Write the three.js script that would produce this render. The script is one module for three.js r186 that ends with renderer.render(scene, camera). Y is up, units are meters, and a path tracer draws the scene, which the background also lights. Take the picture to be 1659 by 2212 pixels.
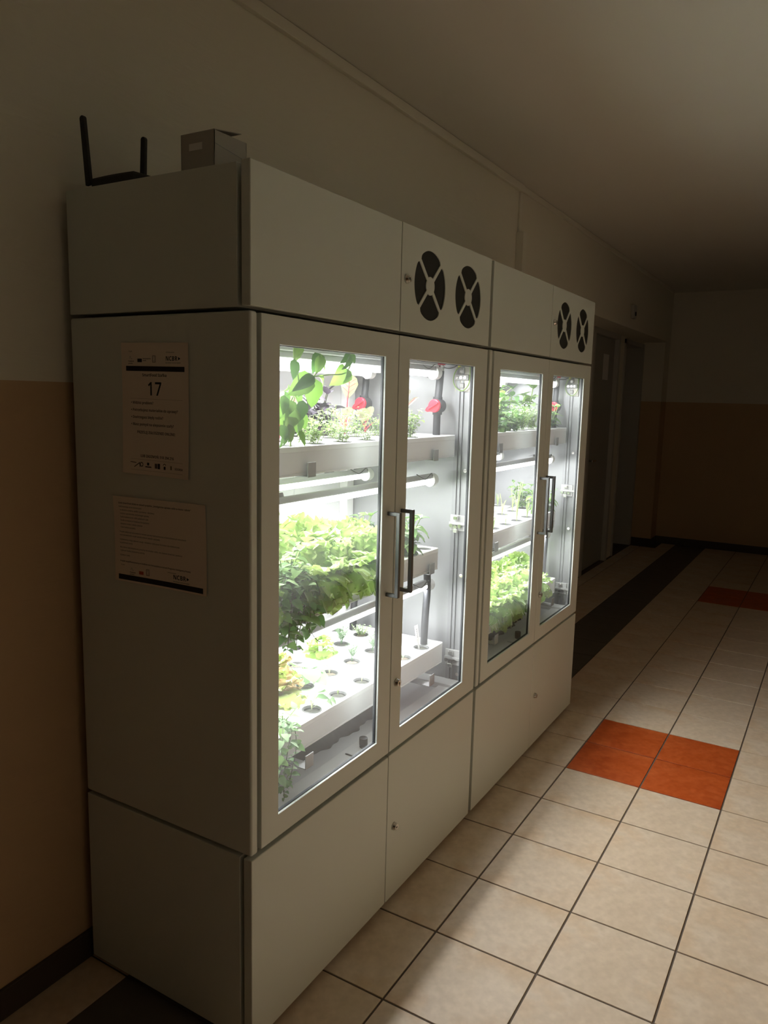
import * as THREE from 'three';
import { RoundedBoxGeometry } from 'three/addons/geometries/RoundedBoxGeometry.js';
import { mergeGeometries } from 'three/addons/utils/BufferGeometryUtils.js';
import { RectAreaLightUniformsLib } from 'three/addons/lights/RectAreaLightUniformsLib.js';

// ---------------------------------------------------------------- camera, exposure
// x runs along the corridor away from the camera, z out of the left wall, y up
const scene = new THREE.Scene();
scene.background = new THREE.Color(0x000000);
const camera = new THREE.PerspectiveCamera(67.6467, 1659 / 2212, 0.05, 60);
{
  const yaw = 0.5345, pitch = -0.1498, roll = 0.0241;
  camera.position.set(-1.2246, 1.5394, 1.0503);
  const f = new THREE.Vector3(Math.cos(pitch) * Math.cos(yaw), Math.sin(pitch), -Math.cos(pitch) * Math.sin(yaw));
  camera.lookAt(camera.position.clone().add(f));
  camera.rotateZ(roll);
}
const renderer = new THREE.WebGLRenderer({ antialias: true });
renderer.toneMapping = THREE.LinearToneMapping;
renderer.toneMappingExposure = 1.0;
renderer.shadowMap.enabled = true;
RectAreaLightUniformsLib.init();
const LAMP_LIGHT = 88;         // radiance of every grow lamp's area light
const LAMP_GLOW = 4;         // what is seen of the diffuser
const LAMP_COLOR = new THREE.Color(0.965, 0.985, 1.0);
const LAMP_TILT = -0.32;       // the tubes are turned in their clips towards the doors

// ---------------------------------------------------------------- helpers
let seed = 20240;
const rnd = () => { seed = (seed * 1664525 + 1013904223) >>> 0; return seed / 4294967296; };
const rr = (a, b) => a + (b - a) * rnd();
const pick = (a) => a[Math.floor(rnd() * a.length)];
const used = new Map();
function numbered(n) { const c = used.get(n) || 0; used.set(n, c + 1); return c ? n + '_' + String(c).padStart(3, '0') : n; }
function obj(name, geo, material, parent = scene) {
  const m = new THREE.Mesh(Array.isArray(geo) ? (geo.length === 1 ? geo[0] : merge(geo)) : geo, material);
  m.name = parent === scene ? numbered(name) : name;
  m.castShadow = m.receiveShadow = true;
  parent.add(m);
  return m;
}
function merge(list) {
  return mergeGeometries(list.map((g) => {
    const h = g.index ? g.toNonIndexed() : g.clone();
    for (const k of Object.keys(h.attributes)) if (!['position', 'normal', 'uv'].includes(k)) h.deleteAttribute(k);
    return h;
  }));
}
function thing(name, label, category, pos = [0, 0, 0], group) {
  const g = new THREE.Group();
  g.name = numbered(name); g.position.set(...pos);
  g.userData = { label, category };
  if (group) g.userData.group = group;
  scene.add(g);
  return g;
}
function tag(o, label, category, group) { o.userData = { ...o.userData, label, category }; if (group) o.userData.group = group; return o; }
function structure(name, pos = [0, 0, 0]) {
  const g = new THREE.Group(); g.name = name; g.position.set(...pos); g.userData.kind = 'structure'; scene.add(g); return g;
}
function B(x0, x1, y0, y1, z0, z1, r = 0) {       // box between planes, with rounded edges when r is given
  const w = x1 - x0, h = y1 - y0, d = z1 - z0;
  const g = r ? new RoundedBoxGeometry(w, h, d, 2, r) : new THREE.BoxGeometry(w, h, d);
  g.translate((x0 + x1) / 2, (y0 + y1) / 2, (z0 + z1) / 2);
  return g;
}
function cyl(r, h, x, y, z, axis = 'y', seg = 20, r2 = r) {
  const g = new THREE.CylinderGeometry(r2, r, h, seg);
  if (axis === 'x') g.rotateZ(-Math.PI / 2);
  if (axis === 'z') g.rotateX(Math.PI / 2);
  g.translate(x, y, z);
  return g;
}
const V = (a) => new THREE.Vector3(...a);
function tube(pts, r, seg = 16, rad = 8) { return new THREE.TubeGeometry(new THREE.CatmullRomCurve3(pts.map(V)), seg, r, rad, false); }
function rectShape(x0, x1, y0, y1) { const s = new THREE.Shape(); s.moveTo(x0, y0); s.lineTo(x1, y0); s.lineTo(x1, y1); s.lineTo(x0, y1); s.closePath(); return s; }
function rectHole(x0, x1, y0, y1) { const s = new THREE.Path(); s.moveTo(x0, y0); s.lineTo(x0, y1); s.lineTo(x1, y1); s.lineTo(x1, y0); s.closePath(); return s; }
function extrude(shape, z0, z1, bevel = 0.0012, curveSegments = 12) {
  const g = new THREE.ExtrudeGeometry(shape, { depth: z1 - z0 - 2 * bevel, bevelEnabled: bevel > 0, bevelThickness: bevel, bevelSize: bevel, bevelOffset: -bevel, bevelSegments: 2, curveSegments });
  g.translate(0, 0, z0 + bevel);
  return g;
}

// ---------------------------------------------------------------- procedural textures
function noiseField(n, cells, s0) {               // tiling value noise, 0..1
  let s = s0; const R = () => { s = (s * 1664525 + 1013904223) >>> 0; return s / 4294967296; };
  const out = new Float32Array(n * n); let amp = 1, tot = 0;
  for (let c = cells; c <= n / 2; c *= 2) {
    const g = Float32Array.from({ length: c * c }, R);
    for (let y = 0; y < n; y++) for (let x = 0; x < n; x++) {
      const fx = x / n * c, fy = y / n * c, ix = Math.floor(fx), iy = Math.floor(fy);
      let u = fx - ix, v = fy - iy; u = u * u * (3 - 2 * u); v = v * v * (3 - 2 * v);
      const a = g[iy * c + ix], b = g[iy * c + (ix + 1) % c], d = g[((iy + 1) % c) * c + ix], e = g[((iy + 1) % c) * c + (ix + 1) % c];
      out[y * n + x] += amp * (a + (b - a) * u + (d - a) * v + (a - b - d + e) * u * v);
    }
    tot += amp; amp *= 0.55;
  }
  for (let i = 0; i < out.length; i++) out[i] /= tot;
  return out;
}
function dataTex(n, fn, srgb) {
  const d = new Uint8Array(n * n * 4);
  for (let i = 0; i < n * n; i++) { const c = fn(i); for (let k = 0; k < 3; k++) d[i * 4 + k] = Math.max(0, Math.min(255, c[k])); d[i * 4 + 3] = 255; }
  const t = new THREE.DataTexture(d, n, n);
  t.wrapS = t.wrapT = THREE.RepeatWrapping; t.magFilter = THREE.LinearFilter; t.minFilter = THREE.LinearMipmapLinearFilter; t.generateMipmaps = true;
  if (srgb) t.colorSpace = THREE.SRGBColorSpace;
  t.needsUpdate = true; return t;
}
const N1 = noiseField(512, 4, 11), N2 = noiseField(512, 8, 77), N3 = noiseField(512, 64, 5), N4 = noiseField(512, 16, 902);
const mix3 = (a, b, t) => a.map((v, k) => v + (b[k] - v) * t);
const sat = (v) => Math.max(0, Math.min(1, v));
const beigeTex = dataTex(512, (i) => {
  let c = mix3([214, 193, 167], [222, 207, 188], sat((N1[i] - 0.35) * 2.6));
  c = mix3(c, [207, 175, 138], sat((N2[i] - 0.53) * 4) * 0.6);
  const g = (N3[i] - 0.5) * 22; const pit = 0;
  return c.map((v) => v + g + pit);
}, true);
const orangeTex = dataTex(512, (i) => {
  let c = mix3([186, 84, 34], [150, 58, 20], sat((N1[i] - 0.4) * 3));
  c = mix3(c, [196, 98, 44], sat((N2[i] - 0.55) * 4) * 0.7);
  const g = (N3[i] - 0.5) * 26; return c.map((v) => v + g);
}, true);
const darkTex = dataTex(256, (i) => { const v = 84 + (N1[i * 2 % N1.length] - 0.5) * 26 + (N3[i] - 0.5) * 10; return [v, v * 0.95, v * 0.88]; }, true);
const grainTex = dataTex(256, (i) => { const v = N3[i * 3 % N3.length] * 255; return [v, v, v]; });
const roughTex = dataTex(512, (i) => { const v = 205 + (N2[i] - 0.5) * 90; return [v, v, v]; });

// ---------------------------------------------------------------- materials
const C = (r, g, b) => new THREE.Color().setRGB(r, g, b);
const std = (color, roughness = 0.6, metalness = 0, extra = {}) => new THREE.MeshStandardMaterial({ color, roughness, metalness, ...extra });
const wallGrain = grainTex.clone(); wallGrain.repeat.set(3, 3); wallGrain.needsUpdate = true;
const M = {
  wallUpper: std(C(0.78, 0.745, 0.64), 0.9, 0, { bumpMap: wallGrain, bumpScale: 0.0008 }),
  wallLower: std(C(0.58, 0.40, 0.235), 0.75, 0, { bumpMap: wallGrain, bumpScale: 0.0006 }),
  ceiling: std(C(0.82, 0.795, 0.73), 0.95, 0, { bumpMap: wallGrain, bumpScale: 0.0008 }),
  trunking: std(C(0.79, 0.76, 0.66), 0.6),
  grout: std(C(0.13, 0.10, 0.075), 0.95),
  beige: new THREE.MeshStandardMaterial({ map: beigeTex, roughness: 0.5, roughnessMap: roughTex, bumpMap: beigeTex, bumpScale: 0.0004 }),
  orange: new THREE.MeshStandardMaterial({ map: orangeTex, roughness: 0.5, roughnessMap: roughTex }),
  dark: new THREE.MeshStandardMaterial({ map: darkTex, roughness: 0.45 }),
  skirting: std(C(0.06, 0.045, 0.035), 0.45),
  paint: std(C(0.695, 0.735, 0.69), 0.42, 0, { bumpMap: grainTex, bumpScale: 0.00012 }),
  doorPaint: std(C(0.71, 0.745, 0.705), 0.4),
  inside: std(C(0.72, 0.725, 0.73), 0.38),
  sideSteel: std(C(0.32, 0.325, 0.33), 0.36, 0.25),
  fitting: std(C(0.42, 0.42, 0.405), 0.4),
  steel: std(C(0.52, 0.53, 0.54), 0.35, 0.55),
  chrome: std(C(0.75, 0.74, 0.71), 0.16, 1),
  galv: std(C(0.36, 0.365, 0.37), 0.35, 0.4),
  rail: std(C(0.27, 0.275, 0.28), 0.4, 0.35),
  gasket: std(C(0.035, 0.037, 0.04), 0.5),
  black: std(C(0.015, 0.016, 0.015), 0.6),
  gap: std(C(0.05, 0.05, 0.045), 0.8),
  handle: std(C(0.145, 0.15, 0.145), 0.35, 0.6),
  glass: new THREE.MeshPhysicalMaterial({ color: 0xffffff, roughness: 0.19, metalness: 0, transmission: 1, thickness: 0, ior: 1.5, side: THREE.DoubleSide }),
  channel: std(C(0.80, 0.80, 0.79), 0.4),
  channelSide: std(C(0.76, 0.755, 0.75), 0.42),
  potRim: std(C(0.10, 0.105, 0.10), 0.55),
  clay: std(C(0.30, 0.255, 0.19), 0.95, 0, { bumpMap: grainTex, bumpScale: 0.004 }),
  moss: std(C(0.085, 0.09, 0.07), 0.95, 0, { bumpMap: grainTex, bumpScale: 0.004 }),
  hose: std(C(0.02, 0.021, 0.024), 0.6),
  red: std(C(0.72, 0.018, 0.045), 0.38),
  lampBody: std(C(0.55, 0.56, 0.57), 0.4, 0.3),
  lampCap: std(C(0.82, 0.82, 0.80), 0.4),
  diffuser: new THREE.MeshStandardMaterial({ color: C(0.9, 0.9, 0.9), roughness: 0.5, emissive: LAMP_COLOR, emissiveIntensity: LAMP_GLOW }),
  white: std(C(0.80, 0.80, 0.79), 0.5),
  plate: std(C(0.40, 0.385, 0.33), 0.4, 0.3),
  wireYellow: std(C(0.62, 0.60, 0.06), 0.5),
  wireGreen: std(C(0.25, 0.42, 0.08), 0.5),
  wireGrey: std(C(0.10, 0.10, 0.10), 0.5),
  debris: std(C(0.045, 0.042, 0.034), 0.95),
  card: std(C(0.46, 0.44, 0.40), 0.8),
  cardDark: std(C(0.40, 0.37, 0.32), 0.85),
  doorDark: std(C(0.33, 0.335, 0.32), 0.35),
  frameDark: std(C(0.50, 0.49, 0.46), 0.4),
};
const leaf = (r, g, b, t = 0.42, rough = 0.93) => new THREE.MeshPhysicalMaterial({ color: C(r, g, b), roughness: rough, transmission: t, thickness: 0, side: THREE.DoubleSide, ior: 1.4 });
const LM = {
  basil: [leaf(0.105, 0.235, 0.045, 0.36), leaf(0.075, 0.18, 0.04, 0.34), leaf(0.20, 0.36, 0.06, 0.5), leaf(0.15, 0.29, 0.05, 0.45)],
  lettuce: [leaf(0.40, 0.56, 0.15, 0.62), leaf(0.50, 0.62, 0.22, 0.62), leaf(0.33, 0.50, 0.12, 0.6)],
  redLettuce: [leaf(0.38, 0.47, 0.12, 0.45), leaf(0.46, 0.33, 0.14, 0.4), leaf(0.34, 0.46, 0.10, 0.45)],
  purple: [leaf(0.075, 0.06, 0.085, 0.2), leaf(0.11, 0.085, 0.12, 0.2), leaf(0.055, 0.05, 0.06, 0.2)],
  parsley: [leaf(0.30, 0.44, 0.13), leaf(0.38, 0.50, 0.17), leaf(0.24, 0.37, 0.14)],
  mint: [leaf(0.10, 0.22, 0.06), leaf(0.14, 0.27, 0.08), leaf(0.20, 0.34, 0.10)],
  thyme: [leaf(0.20, 0.28, 0.14), leaf(0.30, 0.36, 0.22), leaf(0.17, 0.25, 0.12)],
  dill: [leaf(0.22, 0.38, 0.20), leaf(0.28, 0.42, 0.22)],
  chive: [leaf(0.44, 0.56, 0.20, 0.3), leaf(0.36, 0.50, 0.18, 0.3), leaf(0.58, 0.62, 0.32, 0.3)],
  squash: [leaf(0.28, 0.42, 0.22), leaf(0.34, 0.48, 0.26), leaf(0.24, 0.40, 0.20)],
  chard: [leaf(0.30, 0.33, 0.17, 0.5), leaf(0.36, 0.34, 0.22, 0.5)],
};
const stemGreen = std(C(0.30, 0.42, 0.14), 0.7), stemRed = std(C(0.62, 0.10, 0.12), 0.6), stemDark = std(C(0.10, 0.11, 0.07), 0.8), stemPale = std(C(0.55, 0.60, 0.36), 0.7);

// ================================================================ THE CORRIDOR
const WALL = -0.59, RIGHT = 1.62, FAR = 7.56, NEAR = -7.0, CEIL = 2.705, TWO = 1.556, NICHE = -0.84, NX0 = 4.2, NX1 = 7.3, NH = 2.17;
const T = 0.15;
{
  const w = structure('wall_left');
  obj('upper_wall', B(NEAR - T, NX0, TWO, CEIL, WALL - T, WALL), M.wallUpper, w);
  obj('lower_wall', B(NEAR - T, NX0, 0, TWO, WALL - T, WALL), M.wallLower, w);
  obj('lintel', B(NX0, NX1, NH, CEIL, NICHE - T, WALL), M.wallUpper, w);
  // recess with the two doorways
  const dz0 = NICHE - T, dz1 = NICHE;
  obj('recess_side', B(NX0 - T, NX0, 0, NH, NICHE, WALL - T), M.wallUpper, w);
  obj('recess_wall', [B(NX0, 5.36, 0, NH, dz0, dz1), B(6.26, 6.50, 0, NH, dz0, dz1), B(6.50, 7.24, 2.13, NH, dz0, dz1), B(7.24, NX1, 0, NH, dz0, dz1)], M.wallUpper, w);
  obj('pillar_upper', B(NX1, FAR, TWO, CEIL, NICHE - T, WALL - 0.03), M.wallUpper, w);
  obj('pillar_lower', B(NX1, FAR, 0, TWO, NICHE - T, WALL - 0.03), M.wallLower, w);
  const f = structure('wall_far');
  obj('upper_wall', B(FAR, FAR + T, TWO, CEIL, NICHE - T, RIGHT + T), M.wallUpper, f);
  obj('lower_wall', B(FAR, FAR + T, 0, TWO, NICHE - T, RIGHT + T), M.wallLower, f);
  const r = structure('wall_right');
  obj('upper_wall', B(NEAR - T, FAR, TWO, CEIL, RIGHT, RIGHT + T), M.wallUpper, r);
  obj('lower_wall', B(NEAR - T, FAR, 0, TWO, RIGHT, RIGHT + T), M.wallLower, r);
  const n = structure('wall_near');
  obj('upper_wall', B(NEAR - T, NEAR, TWO, CEIL, WALL, RIGHT), M.wallUpper, n);
  obj('lower_wall', B(NEAR - T, NEAR, 0, TWO, WALL, RIGHT), M.wallLower, n);
  const c = obj('ceiling', B(NEAR - T, FAR + T, CEIL, CEIL + T, -2.2, RIGHT + T), M.ceiling); c.userData.kind = 'structure';
  // dark room behind the open doorway
  const d2 = structure('door_2');
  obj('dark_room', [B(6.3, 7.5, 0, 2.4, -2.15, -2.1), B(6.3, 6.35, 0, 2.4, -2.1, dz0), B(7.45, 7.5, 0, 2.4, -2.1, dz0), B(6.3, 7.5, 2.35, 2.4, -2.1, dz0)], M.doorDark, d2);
  obj('door_frame', [B(6.48, 6.52, 0, 2.15, dz0 - 0.01, dz1 + 0.012), B(7.22, 7.27, 0, 2.15, dz0 - 0.01, dz1 + 0.02), B(6.48, 7.27, 2.11, 2.15, dz0 - 0.01, dz1 + 0.012)], M.frameDark, d2);
  // closed door
  const d1 = structure('door_1');
  obj('door_leaf', B(5.42, 6.2, 0.01, 2.12, dz0 + 0.05, dz1 - 0.02, 0.004), M.doorDark, d1);
  obj('door_frame', [B(5.36, 5.42, 0, 2.17, dz0, dz1 + 0.02), B(6.2, 6.26, 0, 2.17, dz0, dz1 + 0.02), B(5.42, 6.2, 2.12, 2.17, dz0, dz1 + 0.02)], M.frameDark, d1);
  obj('door_handle', [cyl(0.01, 0.05, 5.5, 1.02, dz1 + 0.003, 'z'), B(5.49, 5.61, 1.01, 1.03, dz1 + 0.02, dz1 + 0.035, 0.006)], M.chrome, d1);
  // skirting
  const sk = [['baseboard_left', B(NEAR, NX0, 0, 0.08, WALL, WALL + 0.012, 0.003)], ['baseboard_far', B(FAR - 0.012, FAR, 0, 0.08, WALL - 0.03, RIGHT, 0.003)],
    ['baseboard_right', B(NEAR, FAR - 0.012, 0, 0.08, RIGHT - 0.012, RIGHT, 0.003)], ['baseboard_near', B(NEAR, NEAR + 0.012, 0, 0.08, WALL + 0.012, RIGHT - 0.012, 0.003)],
    ['baseboard_pillar', [B(NX1 - 0.012, NX1, 0, 0.08, NICHE, WALL - 0.03, 0.003), B(NX1 - 0.012, FAR - 0.012, 0, 0.08, WALL - 0.03, WALL - 0.018, 0.003)]]];
  for (const [k, g] of sk) obj(k, g, M.skirting).userData.kind = 'structure';
  // cable trunking under the ceiling and down the wall
  obj('trim_1', [B(NEAR, 2.95, CEIL - 0.04, CEIL - 0.002, WALL, WALL + 0.022, 0.003), B(2.953, FAR - 0.2, CEIL - 0.034, CEIL - 0.002, WALL, WALL + 0.014, 0.003)], M.trunking).userData.kind = 'structure';
  obj('trim_2', [B(2.915, 2.945, 2.45, CEIL - 0.04, WALL, WALL + 0.012, 0.003), B(2.90, 2.955, 0.08, 2.452, WALL, WALL + 0.045, 0.004)], M.trunking).userData.kind = 'structure';
}
// floor: grout slab with single tiles
{
  const fl = obj('floor', B(NEAR - T, FAR + T, -0.1, -0.003, -2.2, RIGHT + T), M.grout); fl.userData.kind = 'structure';
  const OX = 0.3095, OZ = 0.1723, TX = 0.30, TZ = 0.3062, TH = 0.0051, G = 0.003, c = Math.cos(TH), s = Math.sin(TH);
  const shapes = {};
  const tileGeo = (w, d, v) => {
    const key = [w.toFixed(3), d.toFixed(3), v].join();
    if (!shapes[key]) {
      const g = new RoundedBoxGeometry(w, 0.008, d, 1, 0.0012), p = g.attributes.position, uv = new Float32Array(p.count * 2), a = v * 1.37;
      for (let i = 0; i < p.count; i++) { uv[i * 2] = p.getX(i) * 0.9 + a; uv[i * 2 + 1] = p.getZ(i) * 0.9 + a * 0.61; }
      g.setAttribute('uv', new THREE.BufferAttribute(uv, 2));
      shapes[key] = g;
    }
    return shapes[key];
  };
  const rest = [];
  for (let i = -24; i <= 24; i++) for (let j = -4; j <= 5; j++) {
    const x0 = OX + i * TX + G, x1 = Math.min(OX + (i + 1) * TX - G, FAR - 0.014);
    if (x1 - x0 < 0.03) continue;
    const zlow = x1 < NX0 + 0.2 || x0 > NX1 - 0.1 ? WALL + 0.016 : NICHE + 0.004;
    let z0 = OZ + j * TZ + G, z1 = OZ + (j + 1) * TZ - G;
    z0 = Math.max(z0, zlow - 0.012); z1 = Math.min(z1, RIGHT - 0.045);
    if (z1 - z0 < 0.03) continue;
    const orange = (j === 0 || j === 1) && [5, 6, 16, 17, -5, -6].includes(i);
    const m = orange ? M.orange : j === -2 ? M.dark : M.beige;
    const a = (x0 + x1) / 2, b = (z0 + z1) / 2, X = a * c - b * s, Z = a * s + b * c;
    const geo = tileGeo(x1 - x0, z1 - z0, (i * 7 + j * 13 + 400) % 7);
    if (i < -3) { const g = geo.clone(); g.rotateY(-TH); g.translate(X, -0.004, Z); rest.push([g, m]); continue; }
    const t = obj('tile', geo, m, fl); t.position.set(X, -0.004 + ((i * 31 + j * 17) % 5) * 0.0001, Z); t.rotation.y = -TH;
  }
  for (const m of [M.beige, M.orange, M.dark]) { const l = rest.filter((q) => q[1] === m).map((q) => q[0]); if (l.length) obj('tiles_behind', l, m, fl).userData.kind = 'stuff'; }
}

// ================================================================ THE GROWING CABINETS
const W = 1.2143, D = 0.5608, P = 1.2367, Y0 = 0.02, Y1 = 0.4974, Y2 = 1.7126, H = 1.999, XM = 0.6114;
function lockGeo(x, y, z) {
  const p = [[0, 0], [0.0125, 0], [0.0125, 0.004], [0.010, 0.007], [0.0095, 0.011], [0.0085, 0.012], [0.0045, 0.012], [0.004, 0.0105], [0, 0.0105]].map((a) => new THREE.Vector2(...a));
  const g = new THREE.LatheGeometry(p, 20); g.rotateX(Math.PI / 2); g.translate(x, y, z); return g;
}
function slotGeo(x, y, z) { return [B(x - 0.0012, x + 0.0012, y - 0.0035, y + 0.0035, z + 0.0104, z + 0.0112), cyl(0.0016, 0.001, x, y, z + 0.0112, 'z', 10)]; }
function handleGeo(x, y0, y1) {
  return [B(x - 0.005, x + 0.005, y0, y0 + 0.011, 0, 0.034, 0.002), B(x - 0.005, x + 0.005, y1 - 0.011, y1, 0, 0.034, 0.002), B(x - 0.006, x + 0.006, y0, y1, 0.029, 0.041, 0.002)];
}
function fanHoles(shape, cx, cy, R) {
  const ri = R * 0.27, h = R * 0.062;
  for (let q = 0; q < 4; q++) {
    const a = q * Math.PI / 2, o = Math.PI / 4 - Math.asin(h / R), i = Math.PI / 4 - Math.asin(h / ri), pts = [];
    for (let k = 0; k <= 18; k++) { const t = a - o + 2 * o * k / 18, soft = k === 0 || k === 18 ? 0.93 : k === 1 || k === 17 ? 0.985 : 1; pts.push([cx + R * soft * Math.cos(t), cy + R * soft * Math.sin(t)]); }
    for (let k = 0; k <= 6; k++) { const t = a + i - 2 * i * k / 6; pts.push([cx + ri * Math.cos(t), cy + ri * Math.sin(t)]); }
    const p = new THREE.Path(); p.moveTo(...pts[0]); for (const q2 of pts.slice(1)) p.lineTo(...q2); p.closePath();
    shape.holes.push(p);
  }
}
function makeCabinet(label) {
  const c = thing('growing_cabinet', label, 'cabinet', [0, 0, 0], 'plant-growing cabinets along the wall');
  // lower cupboard
  obj('lower_body', B(0.001, W - 0.001, Y0, Y1 - 0.006, -D, -0.036, 0.002), M.paint, c);
  for (const [x, z] of [[0.08, -0.1], [W - 0.08, -0.1], [0.08, -D + 0.08], [W - 0.08, -D + 0.08]]) obj('foot', [cyl(0.022, 0.006, x, 0.003, z), cyl(0.008, 0.018, x, 0.012, z)], M.gap, c);
  obj('front_panel', B(0, XM - 0.0025, Y0, Y1 - 0.005, -0.0243, 0, 0.0025), M.paint, c);
  const ld = obj('lower_door', B(XM + 0.001, W - 0.0005, Y0, Y1 - 0.003, -0.0243, 0, 0.0025), M.paint, c);
  obj('lock', lockGeo(0.652, 0.253, 0), M.chrome, ld); obj('lock_slot', slotGeo(0.652, 0.253, 0), M.black, ld);
  // top box with the fan front
  obj('upper_body', B(0.001, W - 0.001, Y2 + 0.002, H - 0.002, -D, -0.036, 0.002), M.paint, c);
  obj('upper_panel', B(0, XM - 0.002, Y2 + 0.003, H, -0.0243, 0, 0.0025), M.paint, c);
  const fs = rectShape(XM + 0.001, W - 0.0005, Y2 + 0.003, H);
  fanHoles(fs, 0.781, 1.855, 0.096); fanHoles(fs, 1.041, 1.855, 0.095);
  const fd = obj('fan_panel', [extrude(fs, -0.0035, 0, 0.0008), B(XM + 0.001, XM + 0.004, Y2 + 0.003, H, -0.0243, -0.0035), B(W - 0.0035, W - 0.0005, Y2 + 0.003, H, -0.0243, -0.0035), B(XM + 0.004, W - 0.0035, H - 0.003, H, -0.0243, -0.0035), B(XM + 0.004, W - 0.0035, Y2 + 0.003, Y2 + 0.006, -0.0243, -0.0035)], M.paint, c);
  for (const x of [0.781, 1.041]) obj('dust_filter', cyl(0.108, 0.004, x, 1.855, -0.0058, 'z', 32), M.black, fd);
  obj('lock', lockGeo(0.640, 1.856, 0), M.chrome, fd); obj('lock_slot', slotGeo(0.640, 1.856, 0), M.black, fd);
  // glazed middle part
  const y0 = Y1 + 0.004, y1 = Y2 - 0.006;
  obj('side_wall', B(0, 0.024, y0, y1, -D, -0.001, 0.006), M.paint, c);
  obj('side_wall', B(W - 0.024, W, y0, y1, -D, -0.028, 0.002), M.sideSteel, c);
  obj('side_lining', B(0.024, 0.026, y0 + 0.01, y1 - 0.01, -D + 0.014, -0.03), M.inside, c);
  const back = obj('back_wall', [B(0.024, W - 0.024, y0, y1, -D, -D + 0.014), B(0.53, 0.533, y0, y1, -D + 0.014, -D + 0.017), B(0.86, 0.895, y0, y1, -D + 0.014, -D + 0.02)], M.inside, c);
  obj('corner_post', B(W - 0.075, W - 0.03, y0, y1, -D + 0.014, -D + 0.05, 0.003), M.white, back);
  obj('inner_roof', B(0.024, W - 0.024, y1 - 0.014, y1, -D + 0.014, -0.028), M.inside, c);
  const fl = obj('inner_floor', B(0.024, W - 0.024, y0, y0 + 0.012, -D + 0.014, -0.028), M.inside, c);
  obj('floor_lip', [B(0.03, W - 0.03, y0 + 0.012, y0 + 0.022, -0.1, -0.028, 0.002), B(W - 0.085, W - 0.026, y0 + 0.012, y0 + 0.032, -D + 0.02, -0.03, 0.002)], M.white, fl);
  obj('door_rebate', [B(0.024, 0.062, y0 + 0.001, y1 - 0.001, -0.027, -0.0165), B(W - 0.062, W - 0.003, y0 + 0.001, y1 - 0.001, -0.027, -0.0165), B(0.062, W - 0.062, y1 - 0.046, y1 - 0.001, -0.027, -0.0165), B(0.062, W - 0.062, y0 + 0.001, y0 + 0.046, -0.027, -0.0165)], M.gap, c);
  // doors
  const door = (x0, x1, wx0, wx1, hx, lock) => {
    const s = rectShape(x0, x1, y0 + 0.004, y1 - 0.002); s.holes.push(rectHole(wx0, wx1, 0.562, 1.644));
    const d = obj('glass_door', extrude(s, -0.015, 0, 0.0016), M.doorPaint, c);
    obj('gasket', [B(wx0 - 0.001, wx0 + 0.002, 0.562, 1.644, -0.0145, -0.0075), B(wx1 - 0.002, wx1 + 0.001, 0.562, 1.644, -0.0145, -0.0065), B(wx0, wx1, 0.5612, 0.5636, -0.0145, -0.0065), B(wx0, wx1, 1.6424, 1.645, -0.0145, -0.0065)], M.gasket, d);
    const g = new THREE.PlaneGeometry(wx1 - wx0, 1.082); g.translate((wx0 + wx1) / 2, 1.103, -0.0095);
    obj('glass_pane', g, M.glass, d);
    if (lock) obj('closing_strip', B(x0 - 0.022, x0 + 0.03, y0 + 0.05, y1 - 0.05, -0.0255, -0.0165), M.gap, d);
    obj('handle', handleGeo(hx, 0.987, 1.227), M.handle, d);
    if (lock) { obj('lock', lockGeo(hx - 0.003, 0.712, 0), M.chrome, d); obj('lock_slot', slotGeo(hx - 0.003, 0.712, 0), M.black, d); }
  };
  door(0.034, XM - 0.003, 0.096, 0.541, 0.572, false);
  door(XM + 0.001, W - 0.002, 0.672, 1.112, 0.646, true);
  // fittings on the right inner wall
  const xw = W - 0.024;
  obj('slotted_rail', [B(xw - 0.006, xw, y0 + 0.014, y1 - 0.014, -0.100, -0.086), B(xw - 0.006, xw, y0 + 0.014, y1 - 0.014, -0.080, -0.072)], M.rail, c);
  for (const y of [1.108, 0.618]) {
    const h = obj('hinge', [B(xw - 0.010, xw, y - 0.028, y + 0.028, -0.102, -0.044, 0.002), B(xw - 0.02, xw - 0.006, y - 0.006, y + 0.004, -0.102, -0.026, 0.002), B(xw - 0.016, xw, y - 0.03, y + 0.03, -0.040, -0.034, 0.002)], M.fitting, c);
    obj('hinge_screw', [cyl(0.007, 0.012, xw - 0.014, y - 0.010, -0.094, 'x', 12), cyl(0.007, 0.012, xw - 0.014, y - 0.014, -0.078, 'x', 12), cyl(0.007, 0.012, xw - 0.014, y - 0.010, -0.062, 'x', 12), B(xw - 0.024, xw - 0.01, y + 0.012, y + 0.026, -0.085, -0.068, 0.002), B(xw - 0.024, xw - 0.01, y - 0.034, y - 0.020, -0.085, -0.068, 0.002)], M.chrome, h);
  }
  for (const y of [1.292, 0.920, 0.556]) obj('wall_screw', cyl(0.0065, 0.005, xw - 0.002, y, -0.055, 'x', 12, 0.004), M.chrome, c);
  // earth terminal with its green and yellow lead
  const et = obj('earth_terminal', B(xw - 0.004, xw, 1.562, 1.66, -0.106, -0.046, 0.001), M.plate, c);
  obj('terminal_block', [B(xw - 0.016, xw - 0.004, 1.600, 1.620, -0.104, -0.050, 0.003), B(xw - 0.012, xw - 0.004, 1.624, 1.642, -0.088, -0.070, 0.003), B(xw - 0.010, xw - 0.004, 1.574, 1.592, -0.088, -0.070, 0.003)], M.fitting, et);
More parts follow.
